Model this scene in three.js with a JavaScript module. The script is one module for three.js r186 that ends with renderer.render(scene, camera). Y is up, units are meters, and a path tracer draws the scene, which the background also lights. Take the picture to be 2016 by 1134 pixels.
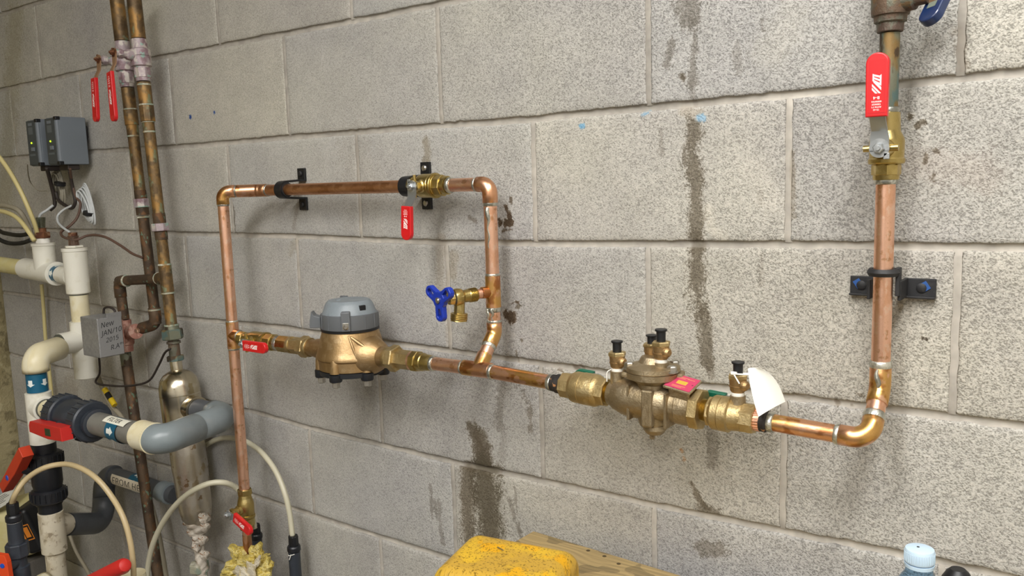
import * as THREE from 'three';
import { RectAreaLightUniformsLib } from 'three/addons/lights/RectAreaLightUniformsLib.js';
import { mergeGeometries, mergeVertices, toCreasedNormals } from 'three/addons/utils/BufferGeometryUtils.js';
import { RoundedBoxGeometry } from 'three/addons/geometries/RoundedBoxGeometry.js';

// ---------------------------------------------------------------- camera, light, exposure
const scene = new THREE.Scene();
scene.background = new THREE.Color(0x000000);
const Y0 = 1.5;                                   // the floor lies at y = 0
const FPX = 1628.683, YAW = 0.63364845, PITCH = -0.12867687, ROLL = -0.02992736;
const EYE = new THREE.Vector3(0.56356, -0.10344 + Y0, 1.11824);
const camera = new THREE.PerspectiveCamera(2 * Math.atan(567 / FPX) * 180 / Math.PI, 2016 / 1134, 0.05, 50);
camera.position.copy(EYE);
camera.rotation.set(PITCH, YAW, ROLL, 'YXZ');
camera.updateMatrixWorld(true);
scene.add(camera);
const renderer = new THREE.WebGLRenderer({ antialias: true });
renderer.toneMapping = THREE.LinearToneMapping;
renderer.toneMappingExposure = 0.83;
renderer.shadowMap.enabled = true;
RectAreaLightUniformsLib.init();
const LAMP = { y: 2.62, at: [[0.8, 1.05], [0.1, 1.75], [0.8, 2.9], [0.1, 3.6]], w: 0.28, d: 1.2, watt: 29, glow: 14 };
const LAMP_COLOR = new THREE.Color(1.0, 0.985, 0.965);

// ---------------------------------------------------------------- helpers
// crease detection rounds to centimetres, so it works on an enlarged copy
const creased = (g, a) => { const b = g.clone().scale(1000, 1000, 1000), c = toCreasedNormals(b, a); return c.scale(0.001, 0.001, 0.001); };
const V = (x, y, z) => new THREE.Vector3(x, y, z);
const UP = V(0, 1, 0), XA = V(1, 0, 0), ZA = V(0, 0, 1);
function P(px, py, z) {                            // a pixel of the photograph, at a distance z from the block wall
  const d = V((px - 1008) / FPX, -(py - 567) / FPX, -1).applyEuler(camera.rotation);
  return EYE.clone().addScaledVector(d, (z - EYE.z) / d.z);
}
const pxm = p => { const q = p.clone().applyMatrix4(camera.matrixWorldInverse); return FPX / -q.z; };   // pixels per metre at a point
function rng(seed) { let s = seed >>> 0; return () => { s = (s + 0x6D2B79F5) >>> 0; let t = Math.imul(s ^ (s >>> 15), 1 | s); t ^= t + Math.imul(t ^ (t >>> 7), 61 | t); return ((t ^ (t >>> 14)) >>> 0) / 4294967296; }; }
const clamp = (x, a = 0, b = 1) => Math.min(b, Math.max(a, x));
const sstep = (a, b, x) => { const t = clamp((x - a) / (b - a)); return t * t * (3 - 2 * t); };
const lerp = (a, b, t) => a + (b - a) * t;

const used = {};
function numbered(n) { used[n] = (used[n] ?? -1) + 1; return used[n] ? `${n}_${String(used[n]).padStart(3, '0')}` : n; }
const things = [];
function thing(name, label, category, group) {
  const o = new THREE.Group(); o.name = numbered(name);
  o.userData = { label, category }; if (group) o.userData.group = group;
  scene.add(o); things.push(o); return o;
}
function part(parent, name, geo, mat, label) {
  const m = new THREE.Mesh(Array.isArray(geo) ? join(geo) : geo, mat);
  m.name = name; if (label) m.userData.label = label;
  parent.add(m); return m;
}
function structure(name, label) { const o = new THREE.Group(); o.name = name; o.userData = { kind: 'structure', label, category: name.split('_')[0] }; scene.add(o); return o; }
function join(list) {
  return mergeGeometries(list.map(g => {
    const n = g.index ? g.toNonIndexed() : g.clone();
    for (const k of Object.keys(n.attributes)) if (!['position', 'normal', 'uv'].includes(k)) n.deleteAttribute(k);
    if (!n.attributes.normal) n.computeVertexNormals();
    if (!n.attributes.uv) n.setAttribute('uv', new THREE.BufferAttribute(new Float32Array(n.attributes.position.count * 2), 2));
    n.clearGroups();
    return n;
  }));
}
const TILE = 0.12;                                 // metres covered by one repeat of a metal or plastic texture
// a profile [[t, r], ...] turned about the axis that starts in A and runs along dir
function rev(A, dir, prof, seg = 36, crease = 0.6, roll = 0) {
  const p = prof.slice();
  if (p[0][1] > 1e-6) p.unshift([p[0][0], 0]);
  if (p[p.length - 1][1] > 1e-6) p.push([p[p.length - 1][0], 0]);
  let g = new THREE.LatheGeometry(p.map(([t, r]) => new THREE.Vector2(Math.max(r, 1e-5), t)), seg, roll);
  let rmax = 0; for (const [, r] of p) rmax = Math.max(rmax, r);
  const uv = g.attributes.uv, n = p.length, around = Math.max(1, Math.round(2 * Math.PI * rmax / TILE * 4) / 4);
  const len = []; let acc = 0; for (let i = 0; i < n; i++) { if (i) acc += Math.hypot(p[i][0] - p[i - 1][0], p[i][1] - p[i - 1][1]); len.push(acc / TILE); }
  const off = Math.abs(A.x * 7.3 + A.y * 3.1 + p[0][0] * 11) % 1;
  for (let i = 0; i < uv.count; i++) uv.setXY(i, uv.getX(i) * around + off, len[i % n] + off * 3);
  g = creased(g, crease);
  g.applyQuaternion(new THREE.Quaternion().setFromUnitVectors(UP, dir.clone().normalize()));
  g.translate(A.x, A.y, A.z);
  return g;
}
const hex = (A, dir, t0, t1, flat, roll = 0, ch = 0.0012, n = 6) => { const r = flat / Math.cos(Math.PI / n); return rev(A, dir, [[t0, r - ch], [t0 + ch, r], [t1 - ch, r], [t1, r - ch]], n, 0.4, roll); };
const ring = (A, dir, t, r, w) => rev(A, dir, [[t - w / 2, r * 0.93], [t - w * 0.32, r * 1.0], [t, r * 1.03], [t + w * 0.3, r], [t + w / 2, r * 0.93]], 32, 1.2);
// a tube of radius r (number or function of 0..1) through points
function sweep(pts, r, seg = 20, cap = true) {
  const n = pts.length, R = typeof r === 'function' ? r : () => r;
  const tan = pts.map((p, i) => pts[Math.min(n - 1, i + 1)].clone().sub(pts[Math.max(0, i - 1)]).normalize());
  let nor = Math.abs(tan[0].y) < 0.9 ? UP.clone() : XA.clone();
  const pos = [], uv = [], idx = []; let acc = 0, r0 = R(0.5);
  const around = Math.max(0.25, Math.round(2 * Math.PI * r0 / TILE * 4) / 4), off = Math.abs(pts[0].x * 5.7 + pts[0].y * 3.3) % 1;
  for (let i = 0; i < n; i++) {
    nor.addScaledVector(tan[i], -nor.dot(tan[i])).normalize();
    const bi = tan[i].clone().cross(nor); if (i) acc += pts[i].distanceTo(pts[i - 1]);
    for (let k = 0; k <= seg; k++) {
      const a = k / seg * 2 * Math.PI, rr = R(i / (n - 1), a);
      const q = pts[i].clone().addScaledVector(nor, Math.cos(a) * rr).addScaledVector(bi, Math.sin(a) * rr);
      pos.push(q.x, q.y, q.z); uv.push(k / seg * around + off, acc / TILE + off);
    }
  }
  for (let i = 0; i < n - 1; i++) for (let k = 0; k < seg; k++) { const a = i * (seg + 1) + k, b = a + seg + 1; idx.push(a, a + 1, b, b, a + 1, b + 1); }
  if (cap) for (const [i, flip] of [[0, 1], [n - 1, 0]]) {
    const c = pos.length / 3; pos.push(pts[i].x, pts[i].y, pts[i].z); uv.push(0, 0);
    for (let k = 0; k < seg; k++) { const a = i * (seg + 1) + k; flip ? idx.push(c, a + 1, a) : idx.push(c, a, a + 1); }
  }
  const g = new THREE.BufferGeometry();
  g.setAttribute('position', new THREE.Float32BufferAttribute(pos, 3)); g.setAttribute('uv', new THREE.Float32BufferAttribute(uv, 2)); g.setIndex(idx);
  g.computeVertexNormals();
  return g;
}
const smooth = (pts, n = 60, closed = false) => new THREE.CatmullRomCurve3(pts, closed, 'centripetal').getSpacedPoints(n);
const rod = (A, B, r, seg = 24) => { const d = B.clone().sub(A), L = d.length(); return rev(A, d, [[0, r], [L, r]], seg); };
// a bend: from C + a*la, round the corner C, to C + b*lb  (a, b unit vectors pointing away from C)
function bendPts(C, a, la, b, lb, rad, n = 14) {
  const ang = Math.acos(clamp(a.dot(b), -1, 1)), t = Math.min(rad / Math.tan(ang / 2), la * 0.98, lb * 0.98);
  const p = [C.clone().addScaledVector(a, la)];
  const s = C.clone().addScaledVector(a, t), e = C.clone().addScaledVector(b, t);
  const rr = t * Math.tan(ang / 2), mid = a.clone().add(b).normalize(), O = C.clone().addScaledVector(mid, rr / Math.sin(ang / 2));
  const u = s.clone().sub(O), w = e.clone().sub(O), full = u.angleTo(w), axis = u.clone().cross(w).normalize();
  for (let i = 0; i <= n; i++) p.push(O.clone().add(u.clone().applyAxisAngle(axis, full * i / n)));
  p.push(C.clone().addScaledVector(b, lb));
  return p;
}
// box with rounded edges given by centre, half axes directions
function box(c, sx, sy, sz, r = 0.002, q) {
  const g = new RoundedBoxGeometry(sx, sy, sz, 2, Math.min(r, sx / 2.1, sy / 2.1, sz / 2.1));
  if (q) g.applyQuaternion(q);
  g.translate(c.x, c.y, c.z); return g;
}
const basis = (x, y, z) => new THREE.Quaternion().setFromRotationMatrix(new THREE.Matrix4().makeBasis(x, y, z));
// a flat bar bent along points in one plane: wide along w, thick th
function strip(pts, w, width, th) {
  const pos = [], idx = []; const n = pts.length; w = w.clone().normalize();
  for (let i = 0; i < n; i++) {
    const t = pts[Math.min(n - 1, i + 1)].clone().sub(pts[Math.max(0, i - 1)]).normalize(), nn = t.clone().cross(w).normalize();
    const W = typeof width === 'function' ? width(i / (n - 1)) : width;
    for (const [a, b] of [[-1, -1], [1, -1], [1, 1], [-1, 1]]) { const q = pts[i].clone().addScaledVector(w, a * W / 2).addScaledVector(nn, b * th / 2); pos.push(q.x, q.y, q.z); }
  }
  for (let i = 0; i < n - 1; i++) for (let k = 0; k < 4; k++) { const a = i * 4 + k, b = i * 4 + (k + 1) % 4; idx.push(a, b, a + 4, b, b + 4, a + 4); }
  const e = (n - 1) * 4; idx.push(0, 2, 1, 0, 3, 2, e, e + 1, e + 2, e, e + 2, e + 3);
  let g = new THREE.BufferGeometry(); g.setAttribute('position', new THREE.Float32BufferAttribute(pos, 3)); g.setIndex(idx);
  return creased(g, 0.5);
}
function planeQuad(c, right, up, w, h) {            // flat print: centre, unit right and up, size
  const n = right.clone().cross(up).normalize(), g = new THREE.PlaneGeometry(w, h);
  g.applyQuaternion(basis(right, up, n)); g.translate(c.x, c.y, c.z); return g;
}
// a patch of a cylinder: axis A->dir, from t0 to t1, angle centred on the direction face, covering +-half radians; u runs along the axis
function wrap(A, dir, t0, t1, r, face, half, uAround = false) {
  dir = dir.clone().normalize(); const f = face.clone().addScaledVector(dir, -face.dot(dir)).normalize(), s = dir.clone().cross(f), N = 24, pos = [], uv = [], idx = [];
  for (let i = 0; i <= 1; i++) for (let k = 0; k <= N; k++) {
    const a = lerp(-half, half, k / N), q = A.clone().addScaledVector(dir, i ? t1 : t0).addScaledVector(f, Math.cos(a) * r).addScaledVector(s, Math.sin(a) * r);
    pos.push(q.x, q.y, q.z); uAround ? uv.push(k / N, i) : uv.push(i, 1 - k / N);
  }
  for (let k = 0; k < N; k++) idx.push(k, k + N + 1, k + 1, k + 1, k + N + 1, k + N + 2);
  const g = new THREE.BufferGeometry(); g.setAttribute('position', new THREE.Float32BufferAttribute(pos, 3)); g.setAttribute('uv', new THREE.Float32BufferAttribute(uv, 2)); g.setIndex(idx); g.computeVertexNormals();
  return g;
}
const Axis = (A, B) => { const d = B.clone().sub(A).normalize(); return { A, d, L: A.distanceTo(B), t: p => p.clone().sub(A).dot(d), p: t => A.clone().addScaledVector(d, t) }; };

// ---------------------------------------------------------------- textures
function noiseTile(size, cells, seed) {             // periodic value noise, 0..1
  const r = rng(seed), g = new Float32Array(cells * cells).map(() => r()), o = new Float32Array(size * size), k = cells / size;
  const i0 = new Int32Array(size), i1 = new Int32Array(size), f = new Float32Array(size);
  for (let x = 0; x < size; x++) { const u = x * k, a = Math.floor(u), t = u - a; i0[x] = a % cells; i1[x] = (a + 1) % cells; f[x] = t * t * (3 - 2 * t); }
  for (let y = 0; y < size; y++) for (let x = 0; x < size; x++) {
    const a = g[i0[y] * cells + i0[x]], b = g[i0[y] * cells + i1[x]], c = g[i1[y] * cells + i0[x]], d = g[i1[y] * cells + i1[x]];
    const p = a + (b - a) * f[x], q = c + (d - c) * f[x]; o[y * size + x] = p + (q - p) * f[y];
  }
  return o;
}
function fbm(size, cells, seed, oct = 4, gain = 0.5) {
  const o = new Float32Array(size * size); let a = 1, s = 0;
  for (let i = 0; i < oct && cells <= size; i++, cells *= 2, a *= gain) { const n = noiseTile(size, cells, seed + i * 17); for (let k = 0; k < o.length; k++) o[k] += n[k] * a; s += a; }
  for (let k = 0; k < o.length; k++) o[k] /= s; return o;
}
function dataTex(w, h, fill, srgb = true) {
  const d = new Uint8Array(w * h * 4); fill(d);
  const t = new THREE.DataTexture(d, w, h, THREE.RGBAFormat); t.magFilter = THREE.LinearFilter; t.minFilter = THREE.LinearMipmapLinearFilter; t.generateMipmaps = true;
  t.wrapS = t.wrapT = THREE.RepeatWrapping; if (srgb) t.colorSpace = THREE.SRGBColorSpace; t.needsUpdate = true; return t;
}
const hexrgb = h => [(h >> 16) & 255, (h >> 8) & 255, h & 255];
// blends colours by layers of noise: [[colour, cells, threshold, softness], ...] over a base colour
function mottle(base, layers, seed, size = 256, grain = 6) {
  const b = hexrgb(base), L = layers.map(([c, cells, th, so, am = 1], i) => [hexrgb(c), fbm(size, cells, seed + i * 101, 4, 0.55), th, so, am]), fine = noiseTile(size, size, seed + 999);
  return dataTex(size, size, d => {
    for (let k = 0; k < size * size; k++) {
      let r = b[0], g = b[1], bl = b[2];
      for (const [c, n, th, so, am] of L) { const t = sstep(th - so, th + so, n[k]) * am; r = lerp(r, c[0], t); g = lerp(g, c[1], t); bl = lerp(bl, c[2], t); }
      const e = (fine[k] - 0.5) * grain * 2; d[k * 4] = clamp(r + e, 0, 255); d[k * 4 + 1] = clamp(g + e, 0, 255); d[k * 4 + 2] = clamp(bl + e, 0, 255); d[k * 4 + 3] = 255;
    }
  });
}
const bumpFine = dataTex(256, 256, d => { const n = fbm(256, 32, 77, 4, 0.7); for (let k = 0; k < n.length; k++) { d[k * 4] = d[k * 4 + 1] = d[k * 4 + 2] = n[k] * 255; d[k * 4 + 3] = 255; } }, false);
function canvasTex(w, h, draw) {
  const c = document.createElement('canvas'); c.width = w; c.height = h; const x = c.getContext('2d'); draw(x, w, h);
  const t = new THREE.CanvasTexture(c); t.colorSpace = THREE.SRGBColorSpace; t.magFilter = THREE.LinearFilter; return t;
}
const std = (o) => new THREE.MeshStandardMaterial(o), phy = (o) => new THREE.MeshPhysicalMaterial(o);
const M = {
  copper: std({ map: mottle(0xf7c6aa, [[0xe8ae8a, 5, 0.55, 0.12, 0.7], [0xbb8258, 9, 0.68, 0.05, 0.5], [0xfadcc8, 12, 0.64, 0.05, 0.5]], 11), metalness: 1, roughness: 0.36, bumpMap: bumpFine, bumpScale: 0.00008 }),
  copperBurnt: std({ map: mottle(0xe8b08a, [[0xd9ac60, 3, 0.5, 0.1, 0.8], [0xa8683a, 5, 0.6, 0.07, 0.7], [0xf0c0a4, 7, 0.62, 0.05, 0.8]], 23), metalness: 1, roughness: 0.33, bumpMap: bumpFine, bumpScale: 0.0001 }),
  copperBrown: std({ map: mottle(0xcf9a74, [[0xdfae8c, 4, 0.56, 0.1, 0.7], [0xac7850, 6, 0.6, 0.09, 0.6]], 31), metalness: 1, roughness: 0.4 }),
  copperOld: std({ map: mottle(0x8c7450, [[0x6e5a40, 3, 0.5, 0.14, 0.9], [0xa37a42, 3, 0.58, 0.1, 0.75], [0x84967c, 6, 0.66, 0.06, 0.7], [0x4e4030, 5, 0.62, 0.08, 0.6]], 41), metalness: 0.7, roughness: 0.55 }),
  copperDark: std({ map: mottle(0x5c4a38, [[0x473a2e, 4, 0.5, 0.12, 0.9], [0x7a5638, 6, 0.6, 0.07, 0.8], [0x6f8f78, 9, 0.7, 0.04, 0.8]], 43), metalness: 0.5, roughness: 0.65 }),
  copperGreen: std({ map: mottle(0x787a68, [[0x5c7676, 4, 0.56, 0.08, 0.85], [0x8a6a3c, 3, 0.56, 0.08, 0.8], [0x46382c, 6, 0.6, 0.07, 0.85]], 47), metalness: 0.6, roughness: 0.6 }),
  solder: std({ map: mottle(0xc4c4ba, [[0x8d8d84, 8, 0.55, 0.1, 0.8], [0xe6e4d8, 10, 0.62, 0.08, 0.8]], 53), metalness: 0.9, roughness: 0.38, bumpMap: bumpFine, bumpScale: 0.0004 }),
  flux: std({ map: mottle(0x2c2622, [[0x1c1a19, 6, 0.5, 0.1, 0.8], [0xb07a4c, 7, 0.7, 0.02, 0.9]], 59), metalness: 0.1, roughness: 0.6 }),
  brass: std({ map: mottle(0xc2ac70, [[0xae985c, 5, 0.55, 0.12, 0.7], [0xd4c38e, 9, 0.62, 0.08, 0.6]], 61), metalness: 1, roughness: 0.32, bumpMap: bumpFine, bumpScale: 0.0002 }),
  brassCast: std({ map: mottle(0xc2ad80, [[0xb09a6c, 5, 0.55, 0.12, 0.7], [0xd0bf96, 9, 0.62, 0.08, 0.6]], 67), metalness: 1, roughness: 0.5, bumpMap: bumpFine, bumpScale: 0.0005 }),
  bronze: std({ map: mottle(0xa8987c, [[0x978668, 5, 0.55, 0.12, 0.7], [0xb9aa90, 9, 0.62, 0.08, 0.6]], 71), metalness: 0.95, roughness: 0.5, bumpMap: bumpFine, bumpScale: 0.0006 }),
  bronzeBody: std({ map: mottle(0xb4976e, [[0xa3865c, 4, 0.55, 0.12, 0.7], [0xc4ab86, 9, 0.62, 0.08, 0.6]], 73), metalness: 0.95, roughness: 0.48, bumpMap: bumpFine, bumpScale: 0.00025 }),
  testcock: std({ map: mottle(0xac8f66, [[0x9a7e56, 5, 0.55, 0.12, 0.7]], 74), metalness: 0.95, roughness: 0.48, bumpMap: bumpFine, bumpScale: 0.0004 }),
  bronzeOld: std({ map: mottle(0x6d5a4a, [[0x5a4a42, 5, 0.5, 0.12, 0.8], [0x6b6e60, 6, 0.58, 0.08, 0.8], [0x84603c, 8, 0.66, 0.05, 0.6]], 79), metalness: 0.5, roughness: 0.6, bumpMap: bumpFine, bumpScale: 0.0006 }),
  pinkBrass: std({ map: mottle(0xa6979a, [[0x84696f, 5, 0.54, 0.1, 0.85], [0xc9c2b8, 6, 0.56, 0.08, 0.9], [0x8cb5a4, 8, 0.7, 0.04, 0.7]], 83), metalness: 0.3, roughness: 0.6, bumpMap: bumpFine, bumpScale: 0.0005 }),
  salmonBrass: std({ map: mottle(0xb58575, [[0xa36f62, 5, 0.55, 0.1, 0.8], [0xcda898, 7, 0.6, 0.08, 0.9]], 85), metalness: 0.35, roughness: 0.6, bumpMap: bumpFine, bumpScale: 0.0005 }),
  crust: std({ map: mottle(0xaaa792, [[0x8c9a8a, 8, 0.52, 0.1, 0.9], [0xd2cfbf, 9, 0.6, 0.08, 0.8], [0x8a7048, 7, 0.64, 0.06, 0.7]], 89), metalness: 0.15, roughness: 0.8, bumpMap: bumpFine, bumpScale: 0.001 }),
  zinc: std({ map: mottle(0xbcbfc0, [[0xa4a8aa, 6, 0.55, 0.1, 0.7]], 91), metalness: 0.85, roughness: 0.36 }),
  rusty: std({ map: mottle(0x7a4f34, [[0x5b3522, 6, 0.5, 0.1, 0.9], [0xa08468, 7, 0.62, 0.06, 0.8]], 93), metalness: 0.4, roughness: 0.7 }),
  red: phy({ color: 0xc9161c, roughness: 0.35, clearcoat: 0.3, clearcoatRoughness: 0.3 }),
  redMatte: std({ color: 0xc22722, roughness: 0.5 }),
  redOrange: std({ color: 0xc03a1c, roughness: 0.5 }),
  orange: std({ color: 0xd8481c, roughness: 0.5 }),
  blue: phy({ color: 0x0c2f9e, roughness: 0.4, clearcoat: 0.2, clearcoatRoughness: 0.4 }),
  blueDot: std({ color: 0x1c4fb4, roughness: 0.5 }),
  navy: phy({ color: 0x152a52, roughness: 0.35, clearcoat: 0.4 }),
  green: std({ color: 0x0c5a44, roughness: 0.4 }),
  black: std({ color: 0x141518, roughness: 0.45 }),
  blackDull: std({ map: mottle(0x1d1d1f, [[0x2b2a2a, 7, 0.58, 0.1, 0.8]], 97), roughness: 0.6 }),
  blackPlastic: std({ color: 0x1a1c21, roughness: 0.38 }),
  slate: std({ map: mottle(0x2d323a, [[0x3a4048, 6, 0.55, 0.12, 0.7]], 98), roughness: 0.42 }),
  steelBolt: std({ color: 0xb8b4ac, metalness: 0.95, roughness: 0.3 }),
  meterGrey: std({ map: mottle(0x7c8489, [[0x737b80, 5, 0.55, 0.12, 0.7]], 101), roughness: 0.42, bumpMap: bumpFine, bumpScale: 0.00015 }),
  meterGreyDark: std({ color: 0x5e6164, roughness: 0.45 }),
  pvcWhite: std({ map: mottle(0xe6e3d6, [[0xd6d1bd, 4, 0.58, 0.1, 0.7]], 103, 256, 2), roughness: 0.3 }),
  pvcBeige: std({ map: mottle(0xe0d6b4, [[0xe4ddc4, 4, 0.55, 0.12, 0.8], [0xd6c99e, 5, 0.6, 0.1, 0.6]], 107, 256, 2), roughness: 0.35 }),
  pvcYellow: std({ map: mottle(0xd2c78c, [[0xd8cfa0, 4, 0.55, 0.12, 0.8]], 108, 256, 2), roughness: 0.4 }),
  pvcDirty: std({ map: mottle(0xd2c9b4, [[0xb3a68c, 5, 0.58, 0.09, 0.8], [0x8a7c66, 9, 0.7, 0.04, 0.7]], 109, 256, 3), roughness: 0.5 }),
  pvcGrey: std({ map: mottle(0x7e878a, [[0x757e81, 4, 0.55, 0.12, 0.7]], 113, 256, 2), roughness: 0.34 }),
  pvcGreyPipe: std({ map: mottle(0x77756e, [[0x6b6a64, 4, 0.55, 0.12, 0.7]], 114, 256, 2), roughness: 0.45 }),
  pvcGreyDark: std({ map: mottle(0x53565a, [[0x4a4d51, 4, 0.55, 0.12, 0.7]], 115, 256, 2), roughness: 0.42 }),
  stainless: std({ map: mottle(0xd8d0be, [[0xc2b69c, 4, 0.55, 0.12, 0.7], [0xa08c5c, 6, 0.68, 0.05, 0.5]], 117), metalness: 1, roughness: 0.24 }),
  stainlessScaled: std({ map: mottle(0xd0c8b8, [[0xdad4ca, 4, 0.5, 0.08, 0.8], [0xb09a70, 6, 0.66, 0.05, 0.55], [0x8a6a42, 8, 0.73, 0.03, 0.6]], 119), metalness: 0.9, roughness: 0.3, bumpMap: bumpFine, bumpScale: 0.0003 }),
  scale: std({ map: mottle(0xcfc6b8, [[0xb0a596, 6, 0.54, 0.08, 0.9], [0x8a5a34, 8, 0.7, 0.04, 0.9]], 121), roughness: 0.9, bumpMap: bumpFine, bumpScale: 0.002 }),
  tubeWhite: phy({ color: 0xcfcab2, roughness: 0.4, transmission: 0.15, thickness: 0 }),
  tubeTan: phy({ color: 0xb8a57e, roughness: 0.4 }),
  tubeYellow: std({ color: 0xcdbf86, roughness: 0.45 }),
  tubeDim: std({ color: 0x9c9480, roughness: 0.6 }),
  wireWhite: std({ color: 0xbfc2c2, roughness: 0.5 }),
  wireGrey: std({ color: 0x8e8878, roughness: 0.55 }),
  wireBrown: std({ color: 0x5b4438, roughness: 0.6 }),
  wireDark: std({ color: 0x2e2622, roughness: 0.6 }),
  ctlGrey: std({ color: 0x6f767d, roughness: 0.5 }),
  ctlFront: std({ color: 0x41474a, roughness: 0.45 }),
  yellow: std({ color: 0xd8b71a, roughness: 0.5 }),
  white: std({ color: 0xece9e0, roughness: 0.5 }),
  paper: phy({ map: mottle(0xf4f2ea, [[0xe4dfd2, 3, 0.62, 0.1, 0.6]], 127, 256, 2), roughness: 0.7 }),
  aluminium: std({ map: mottle(0x9a9a9a, [[0x8c8c8d, 12, 0.5, 0.2, 0.7], [0xa8a8a8, 30, 0.55, 0.2, 0.7]], 131), metalness: 0.6, roughness: 0.5 }),
  glue: std({ color: 0x56584e, roughness: 0.6 }),
};

// ---------------------------------------------------------------- the block wall
const MODX = 0.4064, MODY = 0.2032;
const W0 = (px, py) => P(px, py, 0);
const bedPx = [
  [[0, 28], [45, 14], [90, 0]],
  [[0, 177], [100, 155], [193, 134], [296, 116], [400, 97], [500, 77], [700, 40], [860, 8]],
  [[32, 310], [159, 300], [307, 291], [400, 285], [560, 271], [868, 247], [1050, 235], [1100, 228], [1275, 212], [1600, 182], [2010, 142]],
  [[200, 456], [415, 462], [560, 465], [860, 478], [1050, 480], [1540, 482], [1900, 487], [2010, 489]],
  [[60, 583], [180, 602], [225, 609], [347, 626], [440, 634], [560, 645], [600, 652], [890, 692], [1090, 720], [1400, 762], [1560, 783], [1780, 810]],
  [[20, 697], [100, 721], [140, 729], [200, 743], [285, 764], [500, 812], [615, 845], [890, 910], [1070, 948], [1270, 992], [1540, 1047], [1800, 1097]],
  [[185, 878], [240, 893], [333, 921], [501, 977], [560, 997], [700, 1043], [860, 1093]],
];
const beds = bedPx.map(l => l.map(([x, y]) => { const p = W0(x, y); return [p.x, p.y]; }));
const bedMean = beds.map(l => l.reduce((a, b) => a + b[1], 0) / l.length);
bedMean.push(bedMean[6] - MODY, bedMean[6] - 2 * MODY); bedMean.unshift(bedMean[0] + MODY);
beds.push([[0, bedMean[8]]], [[0, bedMean[9]]]); beds.unshift([[0, bedMean[0]]]);        // one more course above, two below
function bedY(j, X) {
  const l = beds[j]; if (X <= l[0][0]) return l[0][1]; if (X >= l[l.length - 1][0]) return l[l.length - 1][1];
  for (let i = 1; i < l.length; i++) if (X <= l[i][0]) return lerp(l[i - 1][1], l[i][1], (X - l[i - 1][0]) / (l[i][0] - l[i - 1][0]));
}
const headPx = {                                    // course: {k: [pixels]}
  1: { '-4.5': [[70, 20], [81, 150]], '-2.5': [[427, 40]], '-1.5': [[690, 10]] },
  2: { 0: [[1275, 10], [1275, 190]], 1: [[1895, 10], [1890, 125]], '-1': [[859, 25], [867, 220]], '-2': [[558, 95], [567, 250]], '-3': [[331, 130], [346, 270]], '-4': [[156, 160], [166, 285]], '-5': [[21, 190], [31, 300]] },
  3: { 0.5: [[1558, 210], [1545, 460]], '-0.5': [[1051, 250], [1049, 465]], '-1.5': [[704, 280], [706, 460]], '-2.5': [[447, 295], [452, 390]] },
  4: { 0: [[1280, 500], [1271, 730]], 1: [[1887, 520], [1873, 790]], '-1': [[877, 495], [886, 670]], '-2': [[584, 480], [592, 640]], '-3': [[366, 485], [374, 615]] },
  5: { 0.5: [[1546, 860], [1536, 1030]], '-0.5': [[1064, 765], [1067, 930]], '-1.5': [[746, 760]] },
  6: { 0: [[1290, 1010], [1284, 1090]], '-1': [[891, 930], [895, 1080]], '-2': [[610, 865], [615, 1005]] },
};
const XL = -2.225, XR = 2.3;                       // corners of the room
const heads = {};
for (let r = 0; r < 9; r++) {
  const half = r % 2 ? 0.5 : 0, xs = [];
  for (let k = -6; k <= 6; k++) {
    const kk = k + half, m = headPx[r]?.[String(kk)];
    const X = m ? m.reduce((a, [x, y]) => a + W0(x, y).x, 0) / m.length : kk * MODX;
    if (X > XL + 0.05 && X < XR - 0.05) xs.push(X);
  }
  heads[r] = [XL, ...xs, XR];
}
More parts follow.
